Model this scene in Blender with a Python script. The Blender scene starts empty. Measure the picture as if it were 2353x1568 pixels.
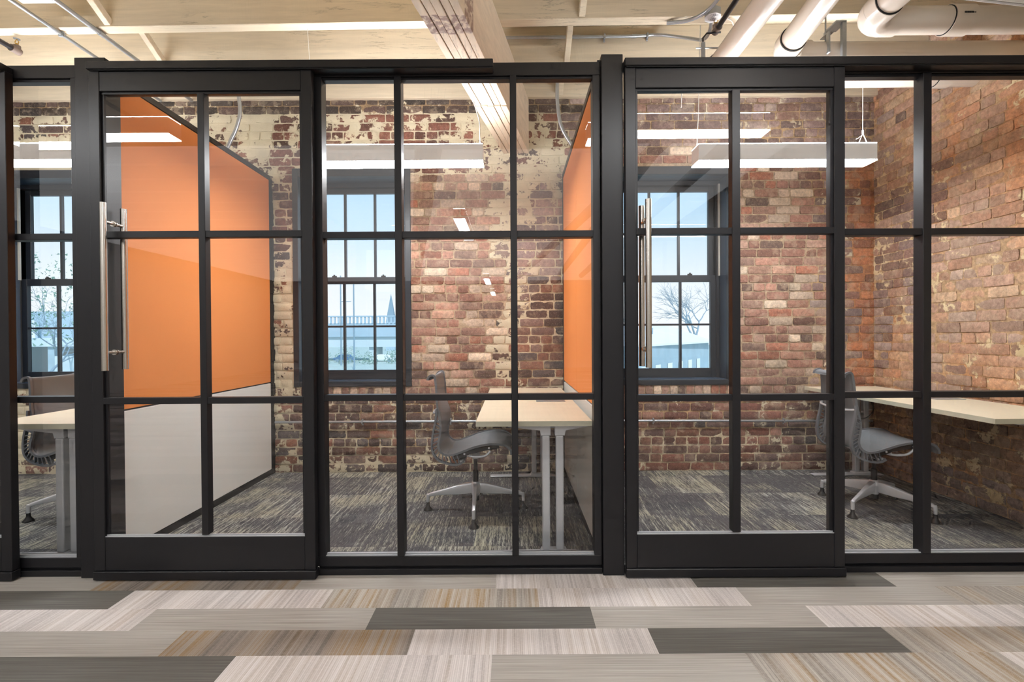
import bpy, math, random
from mathutils import Vector, Matrix, noise as mnoise

random.seed(11)
COL = bpy.context.scene.collection
R = math.radians

# ------------------------------------------------------------------ helpers
class MB:
    """collects shapes; build() links them as ONE mesh object"""
    def __init__(s):
        s.v, s.f, s.m = [], [], []
    def add(s, vs, fs, mi=0):
        o = len(s.v)
        s.v += [tuple(p) for p in vs]
        s.f += [tuple(i + o for i in f) for f in fs]
        s.m += [mi] * len(fs)
        return s
    def box(s, x0, x1, y0, y1, z0, z1, mi=0, M=None):
        vs = [(x, y, z) for z in (z0, z1) for y in (y0, y1) for x in (x0, x1)]
        if M is not None: vs = [M @ Vector(p) for p in vs]
        return s.add(vs, [(0, 2, 3, 1), (4, 5, 7, 6), (0, 1, 5, 4), (2, 6, 7, 3), (0, 4, 6, 2), (1, 3, 7, 5)], mi)
    def beam(s, a, b, w, h, up=(0, 0, 1), mi=0, w2=None, h2=None):
        a, b = Vector(a), Vector(b); d = (b - a).normalized(); up = Vector(up)
        sx = d.cross(up).normalized(); uy = sx.cross(d)
        w2 = w if w2 is None else w2; h2 = h if h2 is None else h2
        vs = []
        for p, ww, hh in ((a, w, h), (b, w2, h2)):
            for i, j in ((-1, -1), (1, -1), (1, 1), (-1, 1)):
                vs.append(p + sx * ww * .5 * i + uy * hh * .5 * j)
        return s.add(vs, [(3, 2, 1, 0), (4, 5, 6, 7), (0, 1, 5, 4), (1, 2, 6, 5), (2, 3, 7, 6), (3, 0, 4, 7)], mi)
    def tube(s, pts, r, n=12, caps=True, mi=0):
        pts = [Vector(p) for p in pts]
        rs = r if isinstance(r, (list, tuple)) else [r] * len(pts)
        rings = []; ref = None
        for i, p in enumerate(pts):
            t = ((pts[min(i + 1, len(pts) - 1)] - pts[max(i - 1, 0)])).normalized()
            if ref is None:
                ref = Vector((0, 0, 1)) if abs(t.z) < .9 else Vector((1, 0, 0))
            x = t.cross(ref).normalized(); ref = x.cross(t).normalized()
            rings.append([p + (x * math.cos(2 * math.pi * k / n) + ref * math.sin(2 * math.pi * k / n)) * rs[i] for k in range(n)])
        vs = [q for ring in rings for q in ring]
        fs = []
        for i in range(len(pts) - 1):
            for k in range(n):
                k2 = (k + 1) % n
                fs.append((i * n + k, i * n + k2, (i + 1) * n + k2, (i + 1) * n + k))
        if caps:
            fs.append(tuple(range(n))[::-1]); fs.append(tuple((len(pts) - 1) * n + k for k in range(n)))
        return s.add(vs, fs, mi)
    def lathe(s, prof, c=(0, 0, 0), n=20, mi=0):
        vs = []; fs = []
        for (r_, z) in prof:
            for k in range(n):
                a = 2 * math.pi * k / n
                vs.append((c[0] + r_ * math.cos(a), c[1] + r_ * math.sin(a), c[2] + z))
        m = len(prof)
        for i in range(m - 1):
            for k in range(n):
                k2 = (k + 1) % n
                fs.append((i * n + k, i * n + k2, (i + 1) * n + k2, (i + 1) * n + k))
        fs.append(tuple(range(n))[::-1]); fs.append(tuple((m - 1) * n + k for k in range(n)))
        return s.add(vs, fs, mi)
    def prism(s, poly, y0, y1, mi=0):
        """poly of (x,z) extruded in y"""
        n = len(poly)
        vs = [(x, y0, z) for x, z in poly] + [(x, y1, z) for x, z in poly]
        fs = [tuple(range(n)), tuple(range(2 * n - 1, n - 1, -1))]
        for i in range(n):
            j = (i + 1) % n
            fs.append((i, i + n, j + n, j))
        return s.add(vs, fs, mi)
    def build(s, name, mats, parent=None, smooth=False, bevel=0, seg=1, subsurf=0):
        me = bpy.data.meshes.new(name)
        vs = s.v
        if parent is not None and parent.get('_world'):
            L = parent['_world']; vs = [(x - L[0], y - L[1], z - L[2]) for x, y, z in vs]
        me.from_pydata(vs, [], s.f)
        for m in (mats if isinstance(mats, (list, tuple)) else [mats]): me.materials.append(m)
        if any(s.m): me.polygons.foreach_set('material_index', s.m)
        if smooth: me.polygons.foreach_set('use_smooth', [True] * len(me.polygons))
        me.update(); me.validate()
        o = bpy.data.objects.new(name, me); COL.objects.link(o)
        if parent is not None:
            o.parent = parent
            if parent.get('_world'): o['_world'] = parent['_world']
        if bevel:
            b = o.modifiers.new('Bevel', 'BEVEL'); b.width = bevel; b.segments = seg; b.limit_method = 'ANGLE'; b.angle_limit = R(40)
            b.harden_normals = False
        if subsurf:
            b = o.modifiers.new('Sub', 'SUBSURF'); b.levels = subsurf; b.render_levels = subsurf
        return o

def smooth_angle(o, ang=40):
    me = o.data
    me.polygons.foreach_set('use_smooth', [True] * len(me.polygons))
    try: me.set_sharp_from_angle(angle=R(ang))
    except Exception: pass
    return o

def thing(name, label, cat, loc=(0, 0, 0), group=None, kind=None):
    o = bpy.data.objects.new(name, None); COL.objects.link(o); o.location = loc
    o.empty_display_size = .1
    o['_world'] = [float(c) for c in loc]
    o['label'] = label; o['category'] = cat
    if group: o['group'] = group
    if kind: o['kind'] = kind
    return o
def tag(o, label=None, cat=None, group=None, kind=None):
    if label: o['label'] = label
    if cat: o['category'] = cat
    if group: o['group'] = group
    if kind: o['kind'] = kind
    return o
def copy_tree(o, parent=None):
    c = o.copy(); COL.objects.link(c)
    if parent is not None: c.parent = parent
    for ch in [q for q in ALL_CHILDREN(o)]: copy_tree(ch, c)
    return c
def ALL_CHILDREN(o): return [q for q in bpy.data.objects if q.parent == o]

def catmull(P, n=8):
    P = [Vector(p) for p in P]; out = []
    for i in range(len(P) - 1):
        p0 = P[max(i - 1, 0)]; p1 = P[i]; p2 = P[i + 1]; p3 = P[min(i + 2, len(P) - 1)]
        for k in range(n):
            t = k / n
            out.append(.5 * ((2 * p1) + (p2 - p0) * t + (2 * p0 - 5 * p1 + 4 * p2 - p3) * t * t + (3 * p1 - p0 - 3 * p2 + p3) * t ** 3))
    out.append(P[-1]); return out

# ------------------------------------------------------------------ materials
def lin(c):
    return tuple(((x / 255) / 12.92 if x / 255 <= .04045 else ((x / 255 + .055) / 1.055) ** 2.4) for x in c)
class NT:
    def __init__(s, name):
        s.mat = bpy.data.materials.new(name); s.mat.use_nodes = True
        s.t = s.mat.node_tree; s.t.nodes.clear()
        s.out = s.t.nodes.new('ShaderNodeOutputMaterial')
    def n(s, typ, ins=None, **kw):
        nd = s.t.nodes.new(typ)
        for k, v in kw.items(): setattr(nd, k, v)
        for k, v in (ins or {}).items():
            if isinstance(v, bpy.types.NodeSocket): s.t.links.new(v, nd.inputs[k])
            elif isinstance(v, bpy.types.Node): s.t.links.new(v.outputs[0], nd.inputs[k])
            else: nd.inputs[k].default_value = v
        return nd
    def math(s, op, a, b=0, c=0, clamp=False):
        return s.n('ShaderNodeMath', {0: a, 1: b, 2: c}, operation=op, use_clamp=clamp).outputs[0]
    def mix(s, fac, a, b, blend='MIX'):
        nd = s.t.nodes.new('ShaderNodeMix'); nd.data_type = 'RGBA'; nd.blend_type = blend
        for i, v in ((0, fac), (6, a), (7, b)):
            if isinstance(v, bpy.types.NodeSocket): s.t.links.new(v, nd.inputs[i])
            else: nd.inputs[i].default_value = (tuple(v) + (1,)) if (i > 0 and len(v) == 3) else v
        return nd.outputs[2]
    def coord(s, scale=(1, 1, 1), kind='Object', loc=(0, 0, 0)):
        tc = s.n('ShaderNodeTexCoord')
        return s.n('ShaderNodeMapping', {0: tc.outputs[kind], 1: loc, 3: scale}).outputs[0]
    def noise(s, vec, scale, detail=3, rough=.55, dist=0):
        return s.n('ShaderNodeTexNoise', {'Vector': vec, 'Scale': scale, 'Detail': detail, 'Roughness': rough, 'Distortion': dist}).outputs[0]
    def ramp(s, fac, stops):
        nd = s.n('ShaderNodeValToRGB', {0: fac}); cr = nd.color_ramp
        while len(cr.elements) < len(stops): cr.elements.new(.5)
        for e, (p, c) in zip(cr.elements, stops):
            e.position = p; e.color = (c, c, c, 1) if isinstance(c, (int, float)) else tuple(c) + (1,)
        return nd.outputs[0]
    def bsdf(s, color, rough=.5, metal=0, bump=None, bstr=.3, bdist=.01, spec=.5, **kw):
        ins = {'Base Color': color if isinstance(color, bpy.types.NodeSocket) else tuple(color) + (1,), 'Roughness': rough, 'Metallic': metal, 'Specular IOR Level': spec}
        ins.update(kw)
        p = s.n('ShaderNodeBsdfPrincipled', ins)
        if bump is not None:
            b = s.n('ShaderNodeBump', {'Strength': bstr, 'Distance': bdist, 'Height': bump})
            s.t.links.new(b.outputs[0], p.inputs['Normal'])
        s.t.links.new(p.outputs[0], s.out.inputs[0])
        return s.mat

def plain(name, rgb, rough=.5, metal=0, var=.08, nscale=30, bump=.1, spec=.5):
    t = NT(name); v = t.coord(); n = t.noise(v, nscale, 4)
    c = lin(rgb); col = t.mix(n, tuple(x * (1 - var) for x in c), tuple(min(1, x * (1 + var)) for x in c))
    return t.bsdf(col, rough, metal, n, bump, .002, spec)

def emis(name, rgb, strength):
    t = NT(name); e = t.n('ShaderNodeEmission', {0: tuple(rgb) + (1,), 1: strength}); t.t.links.new(e.outputs[0], t.out.inputs[0]); return t.mat

def glass_mat(name, f0=.07, tint=(1, 1, 1)):
    t = NT(name)
    g = t.n('ShaderNodeNewGeometry')
    d = t.n('ShaderNodeVectorMath', {0: g.outputs['Incoming'], 1: g.outputs['Normal']}, operation='DOT_PRODUCT').outputs['Value']
    a = t.math('SUBTRACT', 1.0, t.math('ABSOLUTE', d), clamp=True)
    p5 = t.math('POWER', a, 5.0)
    fac = t.math('MULTIPLY_ADD', p5, 1 - f0, f0, clamp=True)
    tr = t.n('ShaderNodeBsdfTransparent', {0: tuple(tint) + (1,)})
    gl = t.n('ShaderNodeBsdfGlossy', {0: (1, 1, 1, 1), 'Roughness': 0.0})
    mx = t.n('ShaderNodeMixShader', {0: fac, 1: tr, 2: gl}); t.t.links.new(mx.outputs[0], t.out.inputs[0])
    return t.mat

def painted_wood(name, rgb, along='x', stain=False, var=.16):
    t = NT(name)
    st = {'x': (1, 14, 14), 'y': (14, 1, 14)}[along]
    v = t.coord(st); v1 = t.coord()
    g = t.noise(v, 2.2, 6, .6, .4)
    big = t.noise(v1, 1.3, 3)
    saw = t.noise(t.coord((60, 60, 8) if along == 'x' else (60, 60, 8)), 1.5, 2)
    c = lin(rgb)
    col = t.mix(t.ramp(g, [(.3, 0.0), (.7, 1.0)]), tuple(x * (1 - var) for x in c), tuple(min(1, x * (1 + var * .6)) for x in c))
    col = t.mix(t.ramp(big, [(.35, 0.0), (.65, .5)]), col, tuple(x * .86 for x in c))
    crack = t.ramp(t.noise(t.coord((.7, 9, 9) if along == 'x' else (9, .7, 9)), 2.0, 7, .65, .6), [(.485, 0.0), (.497, 1.0), (.503, 1.0), (.515, 0.0)])
    patch = t.ramp(t.noise(v1, 2.1, 2), [(.56, 0.0), (.62, 1.0)])
    cr = t.math('MULTIPLY', crack, patch)
    col = t.mix(t.math('MULTIPLY', cr, .55), col, tuple(x * .3 for x in c))
    if stain:
        sep = t.n('ShaderNodeSeparateXYZ', {0: v1})
        y = sep.outputs[1]
        band = t.math('COMPARE', y, 2.54, .075)
        nn = t.ramp(t.noise(v1, 30, 5), [(.38, 0.0), (.55, .8)])
        col = t.mix(t.math('MULTIPLY', band, nn), col, lin((120, 88, 82)))
    h = t.math('ADD', t.math('MULTIPLY', g, .6), t.math('MULTIPLY', saw, .4))
    return t.bsdf(col, .62, 0, h, .5, .004, .3)

# brick: per-vertex colour (rgb) and paint amount (alpha) come from the wall mesh
def brick_mat(name, paint_rgb=(218, 207, 178), paint2=(200, 189, 164)):
    t = NT(name)
    at = t.n('ShaderNodeAttribute', attribute_name='Col')
    base = at.outputs['Color']; paint = at.outputs['Alpha']
    v = t.coord()
    n1 = t.noise(v, 11, 6, .62, .3); n2 = t.noise(v, 38, 4, .65); n3 = t.noise(v, 130, 3, .7); n4 = t.noise(v, 3.5, 2)
    col = t.mix(t.ramp(n2, [(.3, 0.0), (.7, 1.0)]), t.mix(1.0, base, (.62, .60, .60), 'MULTIPLY'), t.mix(1.0, base, (1.22, 1.18, 1.15), 'MULTIPLY'))
    pal = t.ramp(n1, [(.52, 0.0), (.60, 1.0)])
    col = t.mix(t.math('MULTIPLY', pal, .28), col, lin((196, 176, 152)))
    speck = t.ramp(n3, [(.60, 0.0), (.66, 1.0)])
    col = t.mix(t.math('MULTIPLY', speck, .35), col, lin((214, 200, 176)))
    dark = t.ramp(n3, [(.32, 1.0), (.40, 0.0)])
    col = t.mix(t.math('MULTIPLY', dark, .35), col, (.03, .022, .018))
    # paint mask
    nn = t.math('ADD', t.math('MULTIPLY', n1, .74), t.math('MULTIPLY', n2, .26))
    m = t.math('ADD', t.math('SUBTRACT', nn, .5), t.math('MULTIPLY', t.math('SUBTRACT', paint, .5), .62))
    mask = t.math('MULTIPLY_ADD', m, 34, .5, clamp=True)
    pc = t.mix(t.ramp(n4, [(.35, 0.0), (.65, 1.0)]), lin(paint_rgb), lin(paint2))
    pc = t.mix(t.math('MULTIPLY', dark, .25), pc, lin((120, 104, 80)))
    col = t.mix(mask, col, pc)
    h = t.math('ADD', t.math('MULTIPLY', n2, .5), t.math('ADD', t.math('MULTIPLY', n3, .25), t.math('MULTIPLY', mask, .25)))
    return t.bsdf(col, .85, 0, h, .9, .006, .2)

M = {}
M['black'] = plain('satin_black_metal', (29, 28, 31), .42, 0, .08, 60, .05, .4)
M['black_deep'] = plain('black_shadow_gap', (18, 18, 19), .6, 0, .05)
M['glass'] = glass_mat('clear_partition_glass', .065)
M['winglass'] = glass_mat('window_glass', .05, (.96, .99, 1.0))
M['winframe'] = plain('dark_blue_grey_window_paint', (32, 37, 45), .38, 0, .1, 40, .1)
M['winrev'] = plain('sky_tinted_reveal_paint', (42, 60, 80), .42, 0, .15, 12, .15)  # navy-grey paint, blued further to stand in for sky glow
M['jamb'] = plain('pale_jamb', (190, 190, 180), .5)
def orange_mat():
    t = NT('orange_tackable_fabric'); v = t.coord((1, 300, 300)); v2 = t.coord()
    n = t.noise(v, 1.0, 2); n2 = t.noise(v2, 260, 2)
    c = lin((231, 143, 78))
    col = t.mix(n2, tuple(x * .93 for x in c), tuple(min(1, x * 1.06) for x in c))
    return t.bsdf(col, .75, 0, n2, .12, .001, .2)
M['orange'] = orange_mat()
M['white'] = plain('off_white_laminate', (233, 231, 224), .35, 0, .02, 5, .02)
M['alu'] = plain('brushed_aluminium', (206, 208, 212), .35, .35, .04, 80, .05)
M['silver'] = plain('silver_powder_coat', (192, 194, 198), .42, .25, .04, 120, .05)
M['steel'] = plain('brushed_stainless_steel', (205, 200, 192), .25, 1, .05, 150, .05)
M['galv'] = plain('galvanised_steel', (178, 184, 190), .35, .75, .12, 60, .05)
M['blackplastic'] = plain('black_plastic', (26, 26, 27), .5, 0, .05)
M['greyplastic'] = plain('graphite_plastic', (106, 110, 116), .45, 0, .05, 80, .05)
M['blackpipe'] = plain('black_steel_pipe', (52, 50, 52), .3, .5, .1, 40, .1)
M['pinkfit'] = plain('rusty_iron_fitting', (112, 98, 90), .5, .3, .2, 60, .2)
M['brass'] = plain('brass', (190, 150, 70), .3, 1, .05)
M['pvc'] = plain('white_pvc_pipe', (228, 216, 202), .22, 0, .04, 6, .02)
M['white_metal'] = plain('white_painted_metal', (236, 236, 236), .4, 0, .02)
M['fixture'] = plain('pale_enamel', (198, 198, 190), .35, 0, .02)
M['cable_white'] = plain('white_cable', (226, 222, 214), .5)
M['plaster'] = plain('light_grey_plaster', (206, 203, 198), .8, 0, .03, 4, .05)
M['marker'] = plain('blue_marker', (92, 98, 120), .6)
def glow_housing_mat():
    t = NT('satin_white_housing_glow'); m_ = t.bsdf((.84, .85, .86), .45)
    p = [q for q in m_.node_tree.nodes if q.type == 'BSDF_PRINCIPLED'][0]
    p.inputs['Emission Color'].default_value = (1, 1, 1, 1); p.inputs['Emission Strength'].default_value = .14  # faint glow added to brighten the opaque housing sides
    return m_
M['housing'] = glow_housing_mat()
M['em_dn'] = emis('pendant_diffuser', (.96, .98, 1.0), 80)
M['em_up'] = emis('pendant_uplight', (.97, .98, 1.0), 60)
M['em_dn2'] = emis('corridor_diffuser', (.97, .985, 1.0), 50)
M['em_up2'] = emis('corridor_uplight', (.98, .985, 1), 60)
CREAM = (218, 203, 178)
M['wood_x'] = painted_wood('cream_painted_joist', CREAM, 'x')
M['wood_y'] = painted_wood('cream_painted_beam', (226, 208, 184), 'y', True)
M['deck'] = painted_wood('cream_painted_deck', (204, 188, 160), 'y')
M['brick'] = brick_mat('old_brick')
M['brick_r'] = brick_mat('old_brick_side', (224, 206, 168), (206, 184, 144))

def mesh_fabric():
    t = NT('grey_chair_mesh_fabric'); v = t.coord((1, 1, 1))
    w = t.n('ShaderNodeTexWave', {'Vector': v, 'Scale': 130, 'Distortion': 0.5, 'Detail': 1}, wave_type='BANDS', bands_direction='Y').outputs[1]
    n = t.noise(v, 300, 2)
    c = lin((110, 114, 119))
    col = t.mix(w, tuple(x * .82 for x in c), tuple(x * 1.1 for x in c))
    return t.bsdf(col, .55, 0, n, .2, .001, .4)
M['mesh'] = mesh_fabric()

def laminate():
    t = NT('pale_maple_laminate'); v = t.coord((22, 1, 22)); n = t.noise(v, 2.2, 5, .6, .3)
    c = lin((230, 218, 192))
    col = t.mix(n, tuple(x * .9 for x in c), tuple(min(1, x * 1.05) for x in c))
    return t.bsdf(col, .38, 0, n, .05, .001, .4)
M['desktop'] = laminate()
M['deskedge'] = plain('pale_edge_band', (202, 200, 178), .45)

def office_carpet():
    t = NT('office_carpet'); tc = t.coord()
    # carpet tiles 0.5 m, alternating offsets
    br = t.n('ShaderNodeTexBrick', {'Vector': t.coord((1, 1, 1)), 'Scale': 1.0, 'Brick Width': .46, 'Row Height': .46, 'Mortar Size': 0.0, 'Color1': (0, 0, 0, 1), 'Color2': (1, 1, 1, 1)}, offset=.5).outputs[0]
    off = t.n('ShaderNodeVectorMath', {0: tc, 1: t.n('ShaderNodeVectorMath', {0: br, 'Scale': 7.3}, operation='SCALE').outputs[0]}, operation='ADD').outputs[0]
    st = t.n('ShaderNodeMapping', {0: off, 3: (95, 4.0, 1)}).outputs[0]
    a = t.noise(st, 1.0, 4, .6)
    st2 = t.n('ShaderNodeMapping', {0: off, 3: (300, 22, 1)}).outputs[0]
    b = t.noise(st2, 1.0, 3, .6)
    big = t.noise(off, 2.2, 2)
    px = t.noise(tc, 330, 2, .8)
    s = t.math('ADD', t.math('MULTIPLY', a, .5), t.math('ADD', t.math('MULTIPLY', b, .42), t.math('MULTIPLY', big, .38)))
    s = t.math('ADD', s, t.math('ADD', t.math('MULTIPLY', t.math('SUBTRACT', px, .5), .6), t.math('MULTIPLY', t.math('SUBTRACT', t.n('ShaderNodeSeparateColor', {0: br}).outputs[0], .5), .10)))
    mask = t.ramp(s, [(.685, 0.0), (.77, 1.0)])
    dk = t.mix(t.ramp(b, [(.3, 0.0), (.7, 1.0)]), lin((56, 56, 59)), lin((98, 98, 101)))
    lt = t.mix(t.ramp(big, [(.4, 0.0), (.6, 1.0)]), lin((208, 208, 198)), lin((176, 172, 152)))
    col = t.mix(mask, dk, lt)
    return t.bsdf(col, .95, 0, px, .5, .004, .1)
M['carpet'] = office_carpet()

def plank(name, kind, pal):
    """kind 'x': fine lines along the plank; 'y': broad streaks across it"""
    t = NT(name); tc = t.coord()
    at = t.n('ShaderNodeAttribute', attribute_name='rnd').outputs['Fac']
    offv = t.n('ShaderNodeCombineXYZ', {0: t.math('MULTIPLY', at, 37.0), 1: t.math('MULTIPLY', at, 91.0)}).outputs[0]
    v = t.n('ShaderNodeVectorMath', {0: tc, 1: offv}, operation='ADD').outputs[0]
    if kind == 'x':
        m1 = t.n('ShaderNodeMapping', {0: v, 3: (2.2, 190, 1)}).outputs[0]
        n = t.noise(m1, 1, 4, .6); big = t.noise(v, 2.4, 2)
        wv = t.n('ShaderNodeTexWave', {'Vector': v, 'Scale': 38, 'Distortion': 1.2, 'Detail': 1, 'Detail Scale': .5}, wave_type='BANDS', bands_direction='Y').outputs[1]
        col = t.mix(t.ramp(n, [(.32, 0.0), (.68, 1.0)]), lin(pal[0]), lin(pal[1]))
        col = t.mix(t.math('MULTIPLY', wv, .22), col, lin(pal[0]))
        col = t.mix(t.ramp(big, [(.35, 0.0), (.65, .5)]), col, lin(pal[2]))
    else:
        m1 = t.n('ShaderNodeMapping', {0: v, 3: (70, 1.0, 1)}).outputs[0]
        m2 = t.n('ShaderNodeMapping', {0: v, 3: (5.5, .25, 1)}).outputs[0]
        n = t.noise(m1, 1, 5, .65); big = t.noise(m2, 1, 2, .5); n3 = t.noise(v, 90, 3, .7)
        wv = t.n('ShaderNodeTexWave', {'Vector': v, 'Scale': 42, 'Distortion': .4, 'Detail': 0}, wave_type='BANDS', bands_direction='X').outputs[1]
        col = t.mix(t.ramp(n, [(.28, 0.0), (.70, 1.0)]), lin(pal[0]), lin(pal[1]))
        col = t.mix(t.ramp(big, [(.44, 0.0), (.58, .85)]), col, t.mix(t.ramp(n, [(.35, 0.0), (.6, 1.0)]), lin(pal[2]), lin(pal[1])))
        col = t.mix(t.math('MULTIPLY', wv, .20), col, lin(tuple(x * .7 for x in pal[0])))
        col = t.mix(t.math('MULTIPLY', t.ramp(n3, [(.5, 0.0), (.62, 1.0)]), .25), col, lin(pal[1]))
        n = t.math('ADD', n, t.math('MULTIPLY', wv, .3))
    return t.bsdf(col, .8, 0, n, .25, .002, .2)
PL = [plank('plank_taupe', 'x', ((134, 126, 119), (180, 173, 166), (166, 161, 155))),
      plank('plank_dark', 'x', ((78, 75, 72), (116, 113, 108), (90, 86, 80))),
      plank('plank_light', 'y', ((160, 151, 147), (218, 210, 206), (184, 170, 158))),
      plank('plank_gold', 'y', ((118, 112, 106), (188, 179, 170), (158, 126, 78))),
      plank('plank_brown', 'y', ((92, 84, 80), (160, 149, 139), (152, 122, 82)))]

# ------------------------------------------------------------------ camera
cam_d = bpy.data.cameras.new('Camera'); cam = bpy.data.objects.new('Camera', cam_d); COL.objects.link(cam)
cam_d.sensor_width = 36; cam_d.lens = 1111 / 2353 * 36; cam_d.clip_end = 1000; cam_d.clip_start = .05
yaw, pitch, roll = 0.00103625, -0.00861652, -0.00585101
f = Vector((-math.sin(yaw) * math.cos(pitch), math.cos(yaw) * math.cos(pitch), math.sin(pitch)))
r0 = Vector((math.cos(yaw), math.sin(yaw), 0)); u0 = r0.cross(f)
rr = math.cos(roll) * r0 + math.sin(roll) * u0; uu = -math.sin(roll) * r0 + math.cos(roll) * u0
cam.matrix_world = Matrix(((rr.x, uu.x, -f.x, 0), (rr.y, uu.y, -f.y, 0), (rr.z, uu.z, -f.z, 1.2), (0, 0, 0, 1)))
bpy.context.scene.camera = cam

# ------------------------------------------------------------------ floors
YG = 2.415                         # line of the glass front
def corridor_floor():
    v, fc, mi, rnd = [], [], [], []
    # each row: start y, list of (x_break, kind to its right)
    T, D, L, G, B = 0, 1, 2, 3, 4
    rows = {0: (2.294, 2.454, [(-2.982, T), (-2.027, B), (-1.05, T), (-.087, L), (.875, D), (1.823, T), (2.78, L)]),
            1: (2.135, 2.294, [(-2.76, D), (-1.806, L), (-.859, G), (.112, L), (1.055, T), (2.003, G), (2.96, D)]),
            2: (1.975, 2.135, [(-2.54, L), (-1.585, T), (-.612, D), (.337, T), (1.29, L), (2.245, T)]),
            3: (1.815, 1.975, [(-2.3, T), (-1.348, B), (-.406, L), (.547, D), (1.502, G), (2.457, T)]),
            4: (1.655, 1.815, [(-2.005, D), (-1.05, L), (-.084, T), (.869, G), (1.824, L), (2.78, D)])}
    def quad(x0, x1, y0, y1, k, zz=0.0):
        o = len(v); v.extend([(x0, y0, zz), (x1, y0, zz), (x1, y1, zz), (x0, y1, zz)]); fc.append((o, o + 1, o + 2, o + 3)); mi.append(k); rnd.append(random.random())
    XL, XR = -9.0, 3.3
    for i in range(-1, 102):
        if i in rows:
            y0, y1, br = rows[i]
        else:
            y1 = 2.454 if i < 0 else 2.294 - (i - 1) * .16; y0 = y1 - .16 if i >= 0 else 2.454
            if i < 0: continue
            s = (-1.05 + .222 * (i - 4)) % .955
            br = [(s + .955 * q, random.choice([T, D, L, T, G, B, L, T])) for q in range(-4, 4)]
        x = br[0][0]; first = x
        pre = []
        while x > XL: x -= .955; pre.append((x, random.choice([T, D, L, T, G])))
        bb = pre[::-1] + br
        while bb[-1][0] + .955 < XR: bb.append((bb[-1][0] + .955, random.choice([T, L, G, D])))
        for q, (x0, k) in enumerate(bb):
            x1 = bb[q + 1][0] if q + 1 < len(bb) else XR
            x0 = max(x0, XL); x1 = min(x1, XR)
            if x1 > x0: quad(x0, x1, y0, y1, k)
    me = bpy.data.meshes.new('floor'); me.from_pydata(v, [], fc)
    for m in PL: me.materials.append(m)
    me.polygons.foreach_set('material_index', mi)
    a = me.attributes.new('rnd', 'FLOAT', 'FACE'); a.data.foreach_set('value', rnd)
    o = bpy.data.objects.new('floor', me); COL.objects.link(o)
    tag(o, 'corridor floor of taupe, charcoal and pale streaked planks', 'floor', kind='structure')
corridor_floor()
tag(MB().box(-9, 3.3, 2.454, 4.62, -.06, 0.0).build('floor_office', M['carpet']), 'dark grey streaked carpet inside the glass offices', 'carpet', kind='structure')

# ------------------------------------------------------------------ brick walls
def mixc(a, b, t): return tuple(a[i] * (1 - t) + b[i] * t for i in range(3))
P_CLEAN = [(176, 110, 86), (160, 96, 78), (186, 118, 96), (150, 100, 84), (196, 134, 108), (140, 84, 68), (188, 96, 66), (214, 190, 160), (206, 176, 150), (128, 92, 80), (178, 128, 108)]
P_DARK = [(104, 76, 66), (92, 70, 64), (118, 82, 68), (88, 68, 62), (112, 90, 84), (130, 86, 68), (84, 76, 76)]
P_PURP = [(132, 112, 110), (120, 98, 94), (144, 122, 114), (110, 92, 90), (138, 108, 98), (150, 132, 126)]
P_RED = [(128, 76, 64), (112, 70, 62), (140, 84, 70), (100, 70, 64)]
P_SIDE = [(152, 132, 128), (164, 146, 136), (168, 128, 108), (156, 120, 106), (176, 132, 104), (148, 122, 112), (184, 138, 104), (160, 112, 90), (190, 160, 128), (140, 112, 102)]
M_CREAM = (208, 194, 164); M_GREY = (172, 152, 126); M_TAN = (178, 152, 116); M_DKM = (150, 128, 100)
def soften(L_, k=.22, g=1.10):
    out = []
    for c in L_:
        m_ = sum(c) / 3 ; out.append(tuple(min(245, (x * (1 - k) + (m_ * 1.04, m_, m_ * .94)[i] * k) * g) for i, x in enumerate(c)))
    return out
P_CLEAN, P_DARK, P_PURP, P_RED, P_SIDE = soften(P_CLEAN, .46, 1.0), soften(P_DARK, .2, 1.12), soften(P_PURP, .15, 1.08), soften(P_RED, .3, 1.05), soften([mixc(c, (172, 140, 116), .35) for c in P_SIDE], .24, 1.14)
def nz(x, z, s, o=0): return mnoise.noise(Vector((x * s + o, z * s, o * 1.7)))
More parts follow.
